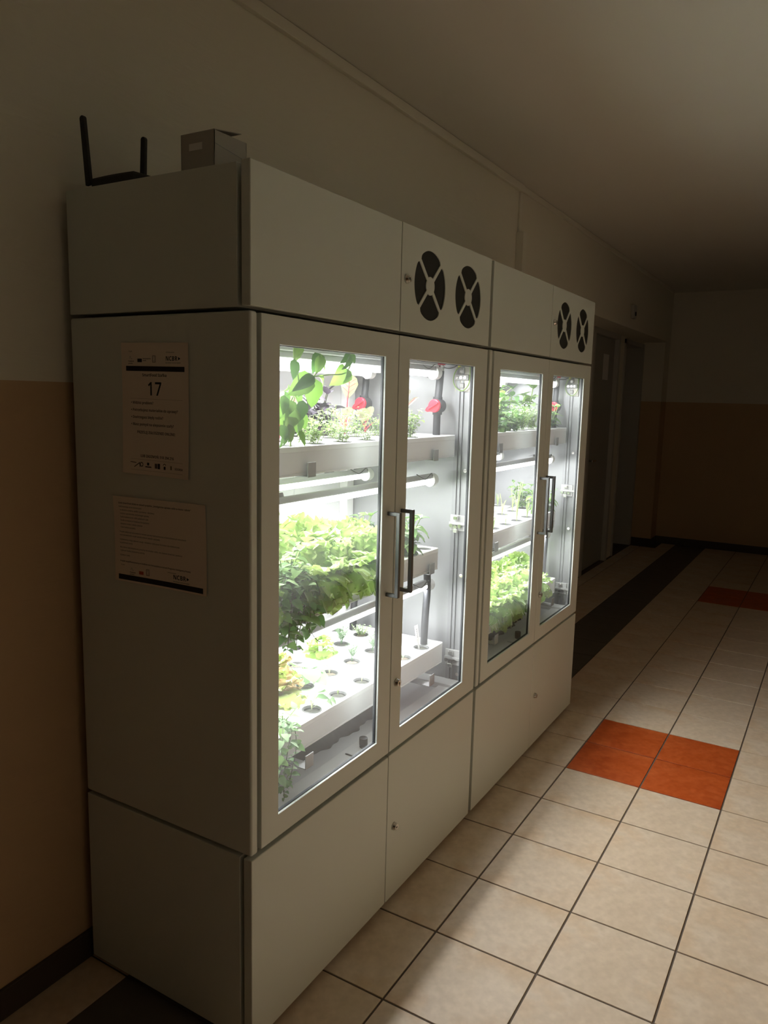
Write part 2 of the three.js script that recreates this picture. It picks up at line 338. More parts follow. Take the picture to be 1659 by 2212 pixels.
  for (const [r, x, y, z] of [[0.005, 0.017, 1.610, -0.094], [0.005, 0.017, 1.610, -0.078], [0.005, 0.017, 1.610, -0.063], [0.006, 0.013, 1.633, -0.079], [0.008, 0.006, 1.668, -0.066]]) obj('terminal_screw', cyl(r, 0.004, xw - x, y, z, 'x', 12), M.chrome, et);
  obj('earth_lead', tube([[xw - 0.01, 1.66, -0.068], [xw - 0.014, 1.635, -0.098], [xw - 0.016, 1.60, -0.107], [xw - 0.016, 1.575, -0.095], [xw - 0.016, 1.565, -0.072], [xw - 0.016, 1.585, -0.050], [xw - 0.014, 1.63, -0.046], [xw - 0.012, 1.68, -0.050]], 0.0018, 40, 6), M.wireGreen, et);
  obj('lead_sleeve', tube([[xw - 0.012, 1.662, -0.072], [xw - 0.014, 1.646, -0.090]], 0.0038, 4, 8), M.wireYellow, et);
  obj('sensor_cable', tube([[xw - 0.03, 1.69, -0.16], [xw - 0.03, 1.652, -0.150], [xw - 0.022, 1.640, -0.125], [xw - 0.012, 1.652, -0.095], [xw - 0.008, 1.69, -0.085]], 0.0022, 24, 6), M.wireGrey, c);
  // door stop with black knob in the middle of the floor lip
  const ks = obj('door_stop', [B(0.50, 0.60, y0 + 0.022, y0 + 0.026, -0.080, -0.032), B(0.50, 0.503, y0 + 0.0, y0 + 0.026, -0.080, -0.032)], M.white, c);
  obj('stop_knob', [cyl(0.0125, 0.020, 0.560, y0 + 0.046, -0.057, 'y', 20), cyl(0.0085, 0.012, 0.560, y0 + 0.031, -0.057, 'y', 16), cyl(0.0115, 0.006, 0.560, y0 + 0.031, -0.057, 'y', 16)], M.black, ks);
  return c;
}
const cab = makeCabinet('tall pale grey plant-growing cabinet nearest the camera, printed sheets on its side');
const cab2 = cab.clone(); cab2.name = numbered('growing_cabinet'); cab2.position.x = P; cab2.userData = { ...cab.userData, label: 'second pale grey plant-growing cabinet farther along the corridor, beside the dark doorways' };
scene.add(cab2);

const CAB = [{ x: 0, say: 'nearer cabinet', lv: { top: 1.414, mid: 1.036, bot: 0.688 } }, { x: P, say: 'farther cabinet', lv: { top: 1.412, mid: 1.022, bot: 0.68 } }];
const SHELF = { top: 'top', mid: 'middle', bot: 'bottom' };
const ENDX = { top: 1.16, mid: 1.06, bot: 1.12 };
const holeX = (k) => 0.138 + 0.127 * k, ROWZ = [-0.121, -0.240, -0.367, -0.474];
const CHF = [[-0.288, -0.088], [-0.507, -0.312]];   // front and back channel: z range
const ROWSAY = ['front', 'second', 'third', 'back'], NTH = ['first', 'second', 'third', 'fourth', 'fifth', 'sixth', 'seventh', 'eighth'];

// ---------------------------------------------------------------- channels, brackets, lamps, hoses
function channelParts(g, lv, which) {
  const x0 = 0.055, x1 = ENDX[lv], [z0, z1] = CHF[which], hgt = 0.072;
  const s = rectShape(x0, x1, -z1, -z0);            // lid drawn in (x, -z), then laid flat
  for (let k = 0; k < 8; k++) for (const r of which ? [2, 3] : [0, 1]) {
    const x = holeX(k); if (x > x1 - 0.029) continue;
    const p = new THREE.Path(); p.absarc(x, -ROWZ[r], 0.0255, 0, Math.PI * 2, true); s.holes.push(p);
  }
  const lid = extrude(s, -0.004, 0, 0.0008, 16); lid.rotateX(-Math.PI / 2);
  obj('lid', [lid, B(x0, x1, -0.014, -0.0005, z1 - 0.0005, z1 + 0.003, 0.001), B(x0, x1, -0.014, -0.0005, z0 - 0.003, z0 + 0.0005, 0.001)], M.channel, g);
  obj('trough', [B(x0 + 0.002, x1 - 0.002, -hgt, -0.006, z1 - 0.003, z1 + 0.0005), B(x0 + 0.002, x1 - 0.002, -hgt, -0.006, z0, z0 + 0.003), B(x0 + 0.002, x1 - 0.002, -hgt, -hgt + 0.003, z0, z1), B(x0 + 0.002, x1 - 0.002, -hgt, -hgt + 0.004, z1, z1 + 0.003)], M.channelSide, g);
  for (const x of [x0 - 0.001, x1 - 0.001]) obj('end_cap', B(x - 0.002, x + 0.003, -hgt - 0.002, 0.001, z0 - 0.001, z1 + 0.002, 0.001), M.channelSide, g);
}
for (const c of CAB) for (const lv of ['top', 'mid', 'bot']) for (const w of [0, 1]) {
  const g = thing('growing_channel', `white ${w ? 'rear' : 'front'} growing channel with round holes, ${SHELF[lv]} shelf of ${c.say}`, 'channel', [c.x, c.lv[lv], 0], 'growing channels on the shelves');
  channelParts(g, lv, w);
}
// shelf brackets: arm from the back wall with an upturned lip at the front
for (const [ci, c] of CAB.entries()) for (const lv of ['top', 'mid', 'bot']) {
  const drop = lv === 'bot' ? 0.090 : 0.0745;
  for (const x of lv === 'bot' ? [0.268, 0.95] : [0.318, 1.0]) {
    if (x > ENDX[lv] && lv !== 'mid') continue;
    const g = thing('shelf_bracket', `bent metal bracket under the ${SHELF[lv]} shelf, ${x < 0.6 ? 'left' : 'right'} end, ${c.say}`, 'bracket', [c.x + x, c.lv[lv] - drop, 0], 'shelf brackets');
    const zf = lv === 'bot' ? -0.036 : -0.074;
    obj('arm', B(-0.017, 0.017, -0.003, 0, -D + 0.014, zf, 0.001), M.galv, g);
    obj('lip', B(-0.017, 0.017, -0.003, 0.034, zf - 0.003, zf, 0.001), M.galv, g);
    if (lv === 'bot') obj('spacer', [B(-0.012, 0.012, 0, 0.0175, -0.26, -0.12, 0.002), B(-0.012, 0.012, 0, 0.0175, -0.50, -0.33, 0.002)], M.rail, g);
  }
}
function makeLamp(roofMounted, label, pos) {
  const g = thing('led_tube_lamp', label, 'lamp', pos, 'grow lamps under the shelves');
  const L = 1.05;
  const rot = (q) => q.clone().applyMatrix4(new THREE.Matrix4().makeRotationX(LAMP_TILT));
  const shell = new THREE.CylinderGeometry(0.0135, 0.0135, L - 0.05, 24, 1, false, -0.12, Math.PI + 0.24); shell.rotateZ(-Math.PI / 2); shell.translate(L / 2, 0, 0);
  obj('lamp_diffuser', rot(shell), M.diffuser, g);
  obj('lamp_housing', rot(B(0.02, L - 0.02, 0.001, 0.021, -0.0155, 0.0155, 0.005)), M.lampBody, g);
  for (const x of [0.012, L - 0.012]) obj('end_cap', cyl(0.022, 0.028, x, 0, 0, 'x', 24), M.lampCap, g);
  if (!roofMounted) for (const x of [0.2, 0.8]) obj('mounting_clip', rot(B(x, x + 0.025, 0.019, 0.032, -0.012, 0.012, 0.002)), M.galv, g);
  if (roofMounted) { obj('lamp_mount', B(0.03, L - 0.03, 0.022, 0.0704, -0.021, 0.021, 0.003), M.lampBody, g); obj('mount_end', B(L - 0.03, L - 0.005, -0.016, 0.0704, -0.022, -0.017, 0.001), M.rail, g); }
  obj('lamp_lead', tube([[L - 0.02, 0.012, 0.01], [L - 0.05, 0.026, 0.02], [L - 0.10, 0.010, 0.022], [L - 0.14, 0.028, 0.012]], 0.0018, 16, 5), M.wireGrey, g);
  const li = new THREE.RectAreaLight(LAMP_COLOR, LAMP_LIGHT, L - 0.06, 0.020);
  li.position.set(L / 2, -0.0145 * Math.cos(LAMP_TILT), -0.0145 * Math.sin(LAMP_TILT)); li.rotation.x = -Math.PI / 2 + LAMP_TILT; li.name = 'lamp_light';
  g.add(li);
  return g;
}
for (const c of CAB) for (const [say, y] of [['above the top shelf', 1.622], ['below the top shelf', 1.262], ['below the middle shelf', 0.893]]) for (const w of [0, 1])
  makeLamp(y > 1.5, `white LED tube ${w ? 'at the back' : 'near the door'} ${say}, ${c.say}`, [c.x + 0.06, y, w ? -0.40 : -0.14]);

function hose(c, label, pts, valve) {
  const b = pts[0];
  const g = thing('water_hose', label, 'hose', [c.x + b[0], b[1], b[2]], 'black water hoses');
  const rel = pts.map((p) => p.map((v, i) => v - b[i]));
  obj('rubber_hose', tube(rel, 0.0125, 24, 12), M.hose, g);
  if (valve) {
    const top = rel[rel.length - 1];
    obj('hose_nipple', [cyl(0.0115, 0.024, top[0], top[1] + 0.008, top[2], 'y', 16), ...[0, 1, 2].map((k) => cyl(0.0128, 0.004, top[0], top[1] + 0.002 + k * 0.007, top[2], 'y', 16, 0.0112))], M.chrome, g);
    obj('red_collar', [cyl(0.0155, 0.010, top[0], top[1] + 0.026, top[2], 'y', 16), cyl(0.0145, 0.009, top[0] - 0.034, top[1] + 0.046, top[2], 'x', 16)], M.red, g);
    obj('pipe_elbow', [cyl(0.012, 0.022, top[0], top[1] + 0.038, top[2], 'y', 16), cyl(0.0125, 0.040, top[0] - 0.012, top[1] + 0.046, top[2], 'x', 16), cyl(0.009, 0.10, top[0] - 0.08, top[1] + 0.046, top[2], 'x', 12)], M.chrome, g);
    const m = rel[1], yv = 0.098;
    obj('valve_body', [cyl(0.023, 0.034, m[0] - 0.004, yv, m[2] + 0.004, 'x', 20), cyl(0.016, 0.06, m[0], yv, m[2], 'y', 16)], M.hose, g);
    const kn = new THREE.Shape();
    for (let k = 0; k <= 28; k++) { const t = k / 28 * Math.PI * 2, d = Math.abs(Math.atan2(Math.sin(t - 3.65), Math.cos(t - 3.65))), r = 0.022 + 0.018 * Math.max(0, 1 - d / 0.5); const q = [r * Math.cos(t), r * Math.sin(t)]; k ? kn.lineTo(...q) : kn.moveTo(...q); }
    const place = (q) => { q.rotateY(-Math.PI / 2); q.translate(m[0] - 0.004, yv, m[2] + 0.004); return q; };
    const kg = place(extrude(kn, 0.019, 0.032, 0.003));
    const rb = B(-0.022, 0.020, -0.003, 0.003, 0.031, 0.040, 0.002); rb.rotateZ(0.55); const rib = place(rb);
    obj('valve_knob', [kg, rib], M.red, g);
  }
  return g;
}
for (const c of CAB) {
  const t = c.lv.top, m = c.lv.mid, b = c.lv.bot;
  for (const [w, z] of [[0, -0.135], [1, -0.43]]) {
    hose(c, `black hose with red valve knob, ${w ? 'rear' : 'front'} one above the top shelf, ${c.say}`, [[1.115, t + 0.001, z], [1.117, t + 0.10, z], [1.125, t + 0.16, z], [1.132, t + 0.215, z]], true);
    hose(c, `black hose dropping to the bottom shelf, ${w ? 'rear' : 'front'} one, ${c.say}`, [[1.062, b + 0.001, z + 0.005], [1.068, b + 0.10, z + 0.005], [1.082, b + 0.20, z + 0.002], [1.078, m - 0.078, z]], false);
  }
}

// ---------------------------------------------------------------- plants
function leafGeo({ shape, wid, curl = 0.3, fold = 0.25, ruffle = 0, freq = 5, nu = 4, nv = 6, twist = 0, ph = 0, lobes = 0, frill = 0 }) {
  const pos = [], idx = [], uv = [];
  for (let j = 0; j <= nv; j++) for (let i = 0; i <= nu; i++) {
    const v = j / nv, u = i / nu * 2 - 1;
    let hw = wid * shape(v);
    if (lobes) hw *= 1 - lobes * 0.5 * (1 + Math.cos(v * freq * 2 * Math.PI)) * Math.abs(u);
    const ang = curl * v * 1.2, a = Math.abs(u);
    let x = u * hw, z = Math.sin(ang) / (curl * 1.2), y = (Math.cos(ang) - 1) / (curl * 1.2);
    y += fold * a * hw;
    const e = a * a * (0.35 + 0.65 * v) + 0.5 * Math.pow(v, 4);
    y += ruffle * e * Math.sin(freq * v * Math.PI * 2 + u * 2.5 + ph) + ruffle * 0.5 * e * Math.sin(freq * 1.9 * v * Math.PI * 2 + u * 7 + ph * 2.1);
    x += ruffle * 0.5 * e * Math.cos(freq * v * 6.8 + ph * 1.3) * Math.sign(u);
    z += ruffle * 0.6 * Math.pow(v, 3) * Math.sin(u * 9 + ph);
    const edge = Math.pow(a, 5) * Math.sqrt(v) + Math.pow(v, 8);
    y += frill * edge * Math.sin(v * 34 + u * 11 + ph * 3); x += frill * 0.8 * edge * Math.cos(v * 41 + ph) * Math.sign(u); z += frill * Math.pow(v, 6) * Math.cos(u * 13 + ph * 2);
    pos.push(x, y, z); uv.push(i / nu, v);
  }
  for (let j = 0; j < nv; j++) for (let i = 0; i < nu; i++) { const a = j * (nu + 1) + i, b = a + 1, c = a + nu + 1, d = c + 1; idx.push(a, c, b, b, c, d); }
  const g = new THREE.BufferGeometry();
  g.setAttribute('position', new THREE.Float32BufferAttribute(pos, 3)); g.setAttribute('uv', new THREE.Float32BufferAttribute(uv, 2)); g.setIndex(idx); g.computeVertexNormals();
  return g;
}
const ovate = (v) => Math.pow(Math.sin(Math.PI * Math.pow(v, 0.72)), 0.8) * (1 - 0.12 * v) + 0.01;
const spoon = (v) => 0.16 + 0.84 * Math.pow(Math.sin(Math.PI * 0.5 * Math.min(1, v * 1.25)), 1.6) * (v > 0.85 ? Math.sqrt(Math.max(0.05, 1 - Math.pow((v - 0.85) / 0.16, 2))) : 1);
const round = (v) => Math.sqrt(Math.max(0, 1 - Math.pow(2 * v - 1, 2))) * 1.0 + 0.02;
const lance = (v) => Math.sin(Math.PI * Math.pow(v, 0.8)) + 0.02;
const LG = {
  basil: [leafGeo({ shape: ovate, wid: 0.36, curl: 0.5, fold: 0.32, ruffle: 0.02, freq: 2 }), leafGeo({ shape: ovate, wid: 0.40, curl: 0.95, fold: 0.45, ruffle: 0.03, freq: 2, ph: 1 }), leafGeo({ shape: ovate, wid: 0.33, curl: 0.25, fold: 0.2, ruffle: 0.02, freq: 3, ph: 2 })],
  lettuceOut: [0, 1.7, 3.1].map((ph) => leafGeo({ shape: spoon, wid: 0.48, curl: 1.35, fold: 0.1, ruffle: 0.075, frill: 0.05, freq: 3.3, nu: 10, nv: 20, ph })),
  lettuceMid: [0.6, 2.2, 4.4].map((ph) => leafGeo({ shape: spoon, wid: 0.46, curl: 0.7, fold: 0.25, ruffle: 0.075, frill: 0.05, freq: 3.6, nu: 10, nv: 20, ph })),
  lettuceHang: [0.2, 1.9, 3.6].map((ph) => leafGeo({ shape: spoon, wid: 0.36, curl: 2.1, fold: 0.1, ruffle: 0.06, frill: 0.045, freq: 3.5, nu: 10, nv: 22, ph })),
  lettuceIn: [0.3, 2.9].map((ph) => leafGeo({ shape: spoon, wid: 0.42, curl: -0.4, fold: 0.4, ruffle: 0.07, frill: 0.05, freq: 4, nu: 10, nv: 16, ph })),
  round: [leafGeo({ shape: round, wid: 0.5, curl: 0.6, fold: 0.2, ruffle: 0.03, freq: 2, nu: 6 }), leafGeo({ shape: round, wid: 0.46, curl: 1.0, fold: 0.15, ruffle: 0.04, freq: 3, nu: 6, ph: 2 })],
  chard: [leafGeo({ shape: (v) => ovate(1 - v * 0.98) * 0.95 + 0.02, wid: 0.36, curl: 0.25, fold: 0.12, ruffle: 0.03, freq: 3, nu: 6, nv: 8 })],
  small: [leafGeo({ shape: lance, wid: 0.34, curl: 0.5, fold: 0.3, nu: 2, nv: 4 }), leafGeo({ shape: round, wid: 0.42, curl: 0.4, fold: 0.2, nu: 2, nv: 4 })],
};
function orient(o, pos, yaw, pitch, roll, s) { o.position.set(...pos); o.rotation.order = 'YXZ'; o.rotation.set(-pitch, yaw, roll); o.scale.setScalar(s); return o; }
function addLeaf(parent, geo, mat, pos, yaw, pitch, roll, s, name = 'leaf') { const m = orient(obj(name, geo, mat, parent), pos, yaw, pitch, roll, s); keepInside(m); return m; }
function leafBetween(parent, geo, mat, a, b, w, facing) {
  const A = V(a), dir = V(b).sub(A), L = dir.length(); dir.normalize();
  const n = V(facing); n.addScaledVector(dir, -n.dot(dir)).normalize();
  const x = new THREE.Vector3().crossVectors(n, dir);
  const m = obj('leaf', geo, mat, parent);
  m.matrixAutoUpdate = true;
  m.quaternion.setFromRotationMatrix(new THREE.Matrix4().makeBasis(x, n, dir)); m.position.copy(A); m.scale.set(L * w, L, L); keepInside(m, -0.014, 0);
  return m;
}
function smallLeafCloud(list, geoSet) {            // joins leaves too small to pick apart
  return merge(list.map(([pos, yaw, pitch, s]) => { const g = pick(geoSet).clone(); g.scale(s, s, s); g.rotateX(-pitch); g.rotateY(yaw); g.translate(...pos); return g; }));
}
const potGeo = (() => {
  const p = [[0.023, -0.045], [0.0252, -0.002], [0.028, -0.0005], [0.028, 0.0012], [0.0245, 0.0014], [0.0235, -0.005]].map((a) => new THREE.Vector2(...a));
  return new THREE.LatheGeometry(p, 22);
})();
const plugGeo = [0, 1, 2].map((s) => {
  const g = new THREE.SphereGeometry(0.0238, 14, 8); g.scale(1, 0.28, 1); const p = g.attributes.position;
  for (let i = 0; i < p.count; i++) { const a = 1 + 0.09 * Math.sin(p.getX(i) * 900 + s * 2) * Math.cos(p.getZ(i) * 700 + s); p.setY(i, p.getY(i) * a + 0.0012 * Math.sin(p.getX(i) * 800 + p.getZ(i) * 1100 + s)); }
  g.computeVertexNormals(); g.translate(0, -0.010, 0); return g;
});
function plant(kind, label, category, ci, lv, r, k, group) {
  const c = CAB[ci], pos = [c.x + holeX(k), c.lv[lv] + 0.0002, ROWZ[r]];
  const g = thing(kind, `${label}, ${NTH[k]} in ${ROWSAY[r]} row, ${SHELF[lv]} shelf, ${c.say}`, category, pos, group);
  obj('net_pot', potGeo, M.potRim, g);
  obj('growing_plug', pick(plugGeo), rnd() < 0.3 ? M.clay : M.moss, g);
  return g;
}
function basil(g, { h = 0.12, stems = 3, mats = LM.basil, size = 0.05, lean = 0.03, geos = LG.basil, stemMat = stemGreen, pairs = 4 }) {
  for (let s = 0; s < stems; s++) {
    const a = s / stems * Math.PI * 2 + rr(0, 1), hh = h * rr(0.75, 1.05), lx = Math.cos(a) * lean * rr(0.6, 1.3), lz = Math.sin(a) * lean * rr(0.6, 1.3);
    const pts = [[0, 0, 0], [lx * 0.3, hh * 0.4, lz * 0.3], [lx, hh, lz]];
    obj('stem', tube(pts, 0.0016, 8, 5), stemMat, g);
    const curve = new THREE.CatmullRomCurve3(pts.map(V));
    for (let n = 1; n <= pairs; n++) {
      const t = n / pairs, p = curve.getPoint(t).toArray(), y0 = n * 1.57 + a;
      for (const q of [0, Math.PI]) addLeaf(g, pick(geos), pick(mats), p, y0 + q + rr(-0.3, 0.3), rr(-0.15, 0.45) + (n === pairs ? 0.5 : 0), rr(-0.25, 0.25), size * rr(0.75, 1.2) * (n === pairs ? 0.75 : 1));
    }
  }
}
function keepInside(m, zMax = -0.017, lift = 0.05) {               // a leaf that would push through the door glass grows smaller and stands steeper
  const box = new THREE.Box3();
  for (let i = 0; i < 30; i++) {
    m.updateWorldMatrix(true, false); box.setFromObject(m, true);
    if (box.max.z <= zMax) return;
    m.scale.multiplyScalar(0.93); if (lift) m.rotation.x -= lift;
  }
}
function lettuce(g, { R = 0.12, n = 20, mats = LM.lettuce, up = 0, hang = 0 }) {
  for (let i = 0; i < n; i++) {
    const t = i / (n - 1), yaw = i * 2.39996 + rr(-0.2, 0.2), geo = t < 0.4 ? LG.lettuceOut : t < 0.75 ? LG.lettuceMid : LG.lettuceIn;
    (addLeaf(g, pick(geo), pick(mats), [Math.sin(yaw) * 0.006, 0.004 + t * 0.016, Math.cos(yaw) * 0.006], yaw, 0.30 + t * 1.0 + up + rr(-0.1, 0.12), rr(-0.2, 0.2), R * (1.08 - 0.28 * t) * rr(0.88, 1.1)));
  }
  for (let i = 0; i < hang; i++) (addLeaf(g, pick(LG.lettuceHang), pick(mats), [rr(-0.01, 0.01), 0.012, 0.012], (i + 0.5) / hang * 2.4 - 1.2 + rr(-0.2, 0.2), rr(0.25, 0.6), rr(-0.2, 0.2), R * rr(0.9, 1.25)));
}
function herbFoliage(g, { h = 0.07, R = 0.045, n = 130, mats = LM.parsley, s = [0.008, 0.016], stems = 9, stemMat = stemGreen, geoSet = LG.small }) {
  const st = [], lists = mats.map(() => []);
  for (let i = 0; i < stems; i++) {
    const a = i * 2.4 + rr(0, 0.5), r = R * Math.sqrt((i + 0.5) / stems), hh = h * rr(0.7, 1.05), x = Math.cos(a) * r, z = Math.sin(a) * r;
    st.push(tube([[x * 0.25, 0, z * 0.25], [x * 0.6, hh * 0.5, z * 0.6], [x, hh, z]], 0.0009, 5, 4));
    for (let q = 0; q < n / stems; q++) {
      const t = rr(0.12, 1.05), rad = rr(0, 0.02) * (0.5 + t);
      const b = rr(0, 6.283);
      lists[Math.floor(rnd() * mats.length)].push([[x * t * t + Math.cos(b) * rad, hh * t + rr(-0.006, 0.006), z * t * t + Math.sin(b) * rad], b, rr(-0.3, 0.7), rr(...s)]);
    }
  }
  obj('stems', st, stemMat, g).userData.kind = 'stuff';
  lists.forEach((l, i) => { if (l.length) obj('foliage', smallLeafCloud(l, geoSet), mats[i], g).userData.kind = 'stuff'; });
}
function chard(g, { n = 5, h = 0.11, R = 0.035, size = 0.05, mats = LM.chard }) {
  for (let i = 0; i < n; i++) {
    const a = i * 2.4, hh = h * rr(0.55, 1), x = Math.cos(a) * R * rr(0.4, 1), z = Math.sin(a) * R * rr(0.4, 1), s = size * rr(0.8, 1.2);
    obj('stalk', tube([[0, 0, 0], [x * 0.3, hh * 0.5, z * 0.3], [x, hh, z]], 0.0019, 8, 6), stemRed, g);
    const l = addLeaf(g, LG.chard[0], pick(mats), [x, hh - 0.006, z], Math.atan2(x, z) + rr(-0.4, 0.4), rr(0.7, 1.3), rr(-0.3, 0.3), s);
    obj('midrib', tube([[0, 0.004, 0.0], [0, 0.0, 0.45], [0, -0.06, 0.85]], 0.014, 6, 4), stemRed, l);
  }
}
function chives(g, { n = 8, h = 0.12 }) {
  for (let i = 0; i < n; i++) {
    const a = i * 2.4 + rr(0, 0.4), hh = h * rr(0.45, 1), sp = hh * rr(0.06, 0.28), x = Math.cos(a) * sp, z = Math.sin(a) * sp;
    const t = tube([[x * 0.05, 0, z * 0.05], [x * 0.35, hh * 0.55, z * 0.35], [x, hh, z]], 0.0013, 6, 5);
    obj('blade', t, pick(LM.chive), g);
  }
}
function dill(g, { h = 0.06, n = 7 }) {
  const lists = [[], []];
  for (let i = 0; i < n; i++) {
    const a = i * 2.4 + rr(0, 0.6), hh = h * rr(0.6, 1), x = Math.cos(a) * 0.022 * rr(0.4, 1.4), z = Math.sin(a) * 0.022 * rr(0.4, 1.4);
    lists[0].push(tube([[0, 0, 0], [x * 0.4, hh * 0.6, z * 0.4], [x, hh, z]], 0.0007, 5, 4));
    for (let q = 0; q < 22; q++) {
      const t = rr(0.35, 1), b = rr(0, 6.283), l = rr(0.008, 0.018), p = [x * t * t, hh * t, z * t * t];
      lists[q % 2].push(tube([p, [p[0] + Math.cos(b) * l * 0.5, p[1] + l * rr(0.2, 0.7), p[2] + Math.sin(b) * l * 0.5], [p[0] + Math.cos(b) * l, p[1] + l * rr(0.3, 0.9), p[2] + Math.sin(b) * l]], 0.0005, 2, 3));
    }
  }
  lists.forEach((l, i) => { obj('fronds', l, LM.dill[i], g).userData.kind = 'stuff'; });
}
function seedling(g, { n = 5, h = 0.035, size = 0.03, mats = LM.squash, geos = LG.basil }) {
  for (let i = 0; i < n; i++) {
    const a = i * 2.4 + rr(0, 0.6), hh = h * rr(0.5, 1.1), x = Math.cos(a) * 0.012, z = Math.sin(a) * 0.012;
    obj('stem', tube([[0, 0, 0], [x * 0.4, hh * 0.6, z * 0.4], [x, hh, z]], 0.0011, 6, 5), stemPale, g);
    addLeaf(g, pick(geos), pick(mats), [x, hh, z], Math.atan2(x, z), rr(-0.1, 0.5), rr(-0.3, 0.3), size * rr(0.7, 1.25));
  }
}
function trailing(g, runs, mats, size) {           // long stems that hang over the edge, opposite leaves on them
  for (const pts of runs) {
    obj('stem', tube(pts, 0.0012, 14, 5), stemDark, g);
    const c = new THREE.CatmullRomCurve3(pts.map(V)), n = Math.round(c.getLength() / 0.017);
    for (let i = 1; i <= n; i++) {
      const p = c.getPoint(i / n).toArray(), a = i * 1.57 + rr(-0.4, 0.4);
      for (const q of [0, Math.PI]) addLeaf(g, pick(LG.basil), pick(mats), p, a + q, rr(-0.6, 0.5), rr(-0.4, 0.4), size * rr(0.65, 1.2) * (i === n ? 0.6 : 1));
    }
  }
}

// nearer cabinet, top shelf: the tall basil at the door, laid out branch by branch
{
  const g = plant('basil_plant', 'tall leggy basil with large drooping leaves', 'basil', 0, 'top', 0, 1, 'basil plants');
  const o = g.position, rel = (p) => [p[0] - o.x, p[1] - o.y, p[2] + (p[1] > 1.56 ? 0.032 : 0.012) - o.z];
  const S = [[[0.253, 1.416, -0.105], [0.253, 1.486, -0.1], [0.267, 1.542, -0.1], [0.313, 1.585, -0.1], [0.351, 1.612, -0.11], [0.352, 1.641, -0.11]],
    [[0.256, 1.416, -0.105], [0.238, 1.508, -0.1], [0.252, 1.563, -0.1], [0.234, 1.617, -0.1], [0.232, 1.651, -0.1]],
    [[0.315, 1.584, -0.1], [0.395, 1.591, -0.11], [0.476, 1.598, -0.12], [0.511, 1.619, -0.125], [0.518, 1.647, -0.13]]];
  for (const s of S) obj('stem', tube(s.map(rel), 0.0019, 20, 6), stemGreen, g);
  const L = [[[0.234, 1.651, -0.1], [0.26, 1.61, -0.09], 1.0], [[0.215, 1.621, -0.085], [0.204, 1.573, -0.075], 0.9], [[0.352, 1.641, -0.11], [0.313, 1.599, -0.1], 0.75], [[0.339, 1.64, -0.1], [0.353, 1.598, -0.09], 0.75],
    [[0.319, 1.635, -0.09], [0.314, 1.585, -0.08], 0.8], [[0.486, 1.611, -0.12], [0.43, 1.568, -0.11], 0.95], [[0.472, 1.61, -0.11], [0.471, 1.564, -0.1], 0.75], [[0.518, 1.651, -0.13], [0.475, 1.627, -0.12], 0.7],
    [[0.503, 1.65, -0.12], [0.52, 1.624, -0.11], 0.75], [[0.488, 1.647, -0.11], [0.459, 1.605, -0.1], 0.7], [[0.294, 1.585, -0.09], [0.218, 1.539, -0.08], 0.95], [[0.288, 1.584, -0.08], [0.224, 1.552, -0.07], 0.7],
    [[0.299, 1.581, -0.09], [0.31, 1.504, -0.08], 1.0], [[0.303, 1.581, -0.1], [0.268, 1.533, -0.09], 0.8], [[0.33, 1.586, -0.1], [0.367, 1.561, -0.09], 0.5], [[0.296, 1.547, -0.12], [0.308, 1.51, -0.11], 0.8],
    [[0.224, 1.546, -0.1], [0.233, 1.509, -0.09], 0.8], [[0.216, 1.53, -0.085], [0.193, 1.482, -0.075], 1.0], [[0.252, 1.525, -0.1], [0.258, 1.481, -0.09], 0.9], [[0.238, 1.509, -0.08], [0.2, 1.461, -0.07], 1.0],
    [[0.286, 1.497, -0.1], [0.301, 1.452, -0.09], 0.8], [[0.248, 1.481, -0.085], [0.276, 1.437, -0.075], 0.95], [[0.203, 1.488, -0.075], [0.219, 1.433, -0.065], 1.0], [[0.199, 1.466, -0.08], [0.201, 1.42, -0.07], 1.0],
    [[0.299, 1.457, -0.11], [0.287, 1.419, -0.1], 0.7], [[0.224, 1.497, -0.1], [0.207, 1.454, -0.09], 0.8], [[0.213, 1.562, -0.1], [0.222, 1.541, -0.09], 0.6]];
  for (let i = 0; i < 9; i++) { const x = rr(0.16, 0.29), y = rr(1.45, 1.55), z = rr(-0.11, -0.07), t = rr(-1, 1); L.push([[x, y, z], [x + t * 0.03, y - rr(0.035, 0.055), z + 0.012], rr(0.8, 1)]); }
  for (const [a, b, w] of L) leafBetween(g, pick(LG.basil), pick(LM.basil), rel(a), rel(b), w * rr(0.85, 1.1), [rr(-1, 0.6), rr(0.0, 0.9), 1]);
}
// [cabinet, shelf, row, hole, build]
const HERB = 'small herbs in the channels', BAS = 'basil plants', LET = 'lettuces', CHV = 'chives', SEED = 'seedlings';
const grow = (kind, label, cat, group, spots, fn) => { for (const [ci, lv, r, k, o] of spots) fn(plant(kind, label, cat, ci, lv, r, k, group), o || {}); };
grow('parsley_plant', 'pale feathery young parsley', 'parsley', HERB, [[0, 'top', 0, 2], [0, 'top', 0, 3, { h: 0.05 }], [0, 'top', 1, 3], [0, 'top', 1, 4, { h: 0.09 }], [0, 'top', 1, 5, { h: 0.085 }], [0, 'top', 1, 6, { h: 0.07 }]], (g, o) => herbFoliage(g, { h: 0.07, R: 0.05, ...o }));
grow('thyme_plant', 'low grey-green creeping herb', 'herb', HERB, [[0, 'top', 0, 4], [0, 'bot', 2, 7]], (g, o) => herbFoliage(g, { h: 0.035, R: 0.04, n: 120, mats: LM.thyme, s: [0.005, 0.010], ...o }));
grow('chard_plant', 'red-stemmed young chard', 'chard', HERB, [[0, 'top', 1, 2], [0, 'top', 2, 3], [0, 'top', 2, 7, { h: 0.05, size: 0.05 }], [0, 'top', 1, 7, { h: 0.11, size: 0.06 }]], (g, o) => chard(g, { n: 5, ...o }));
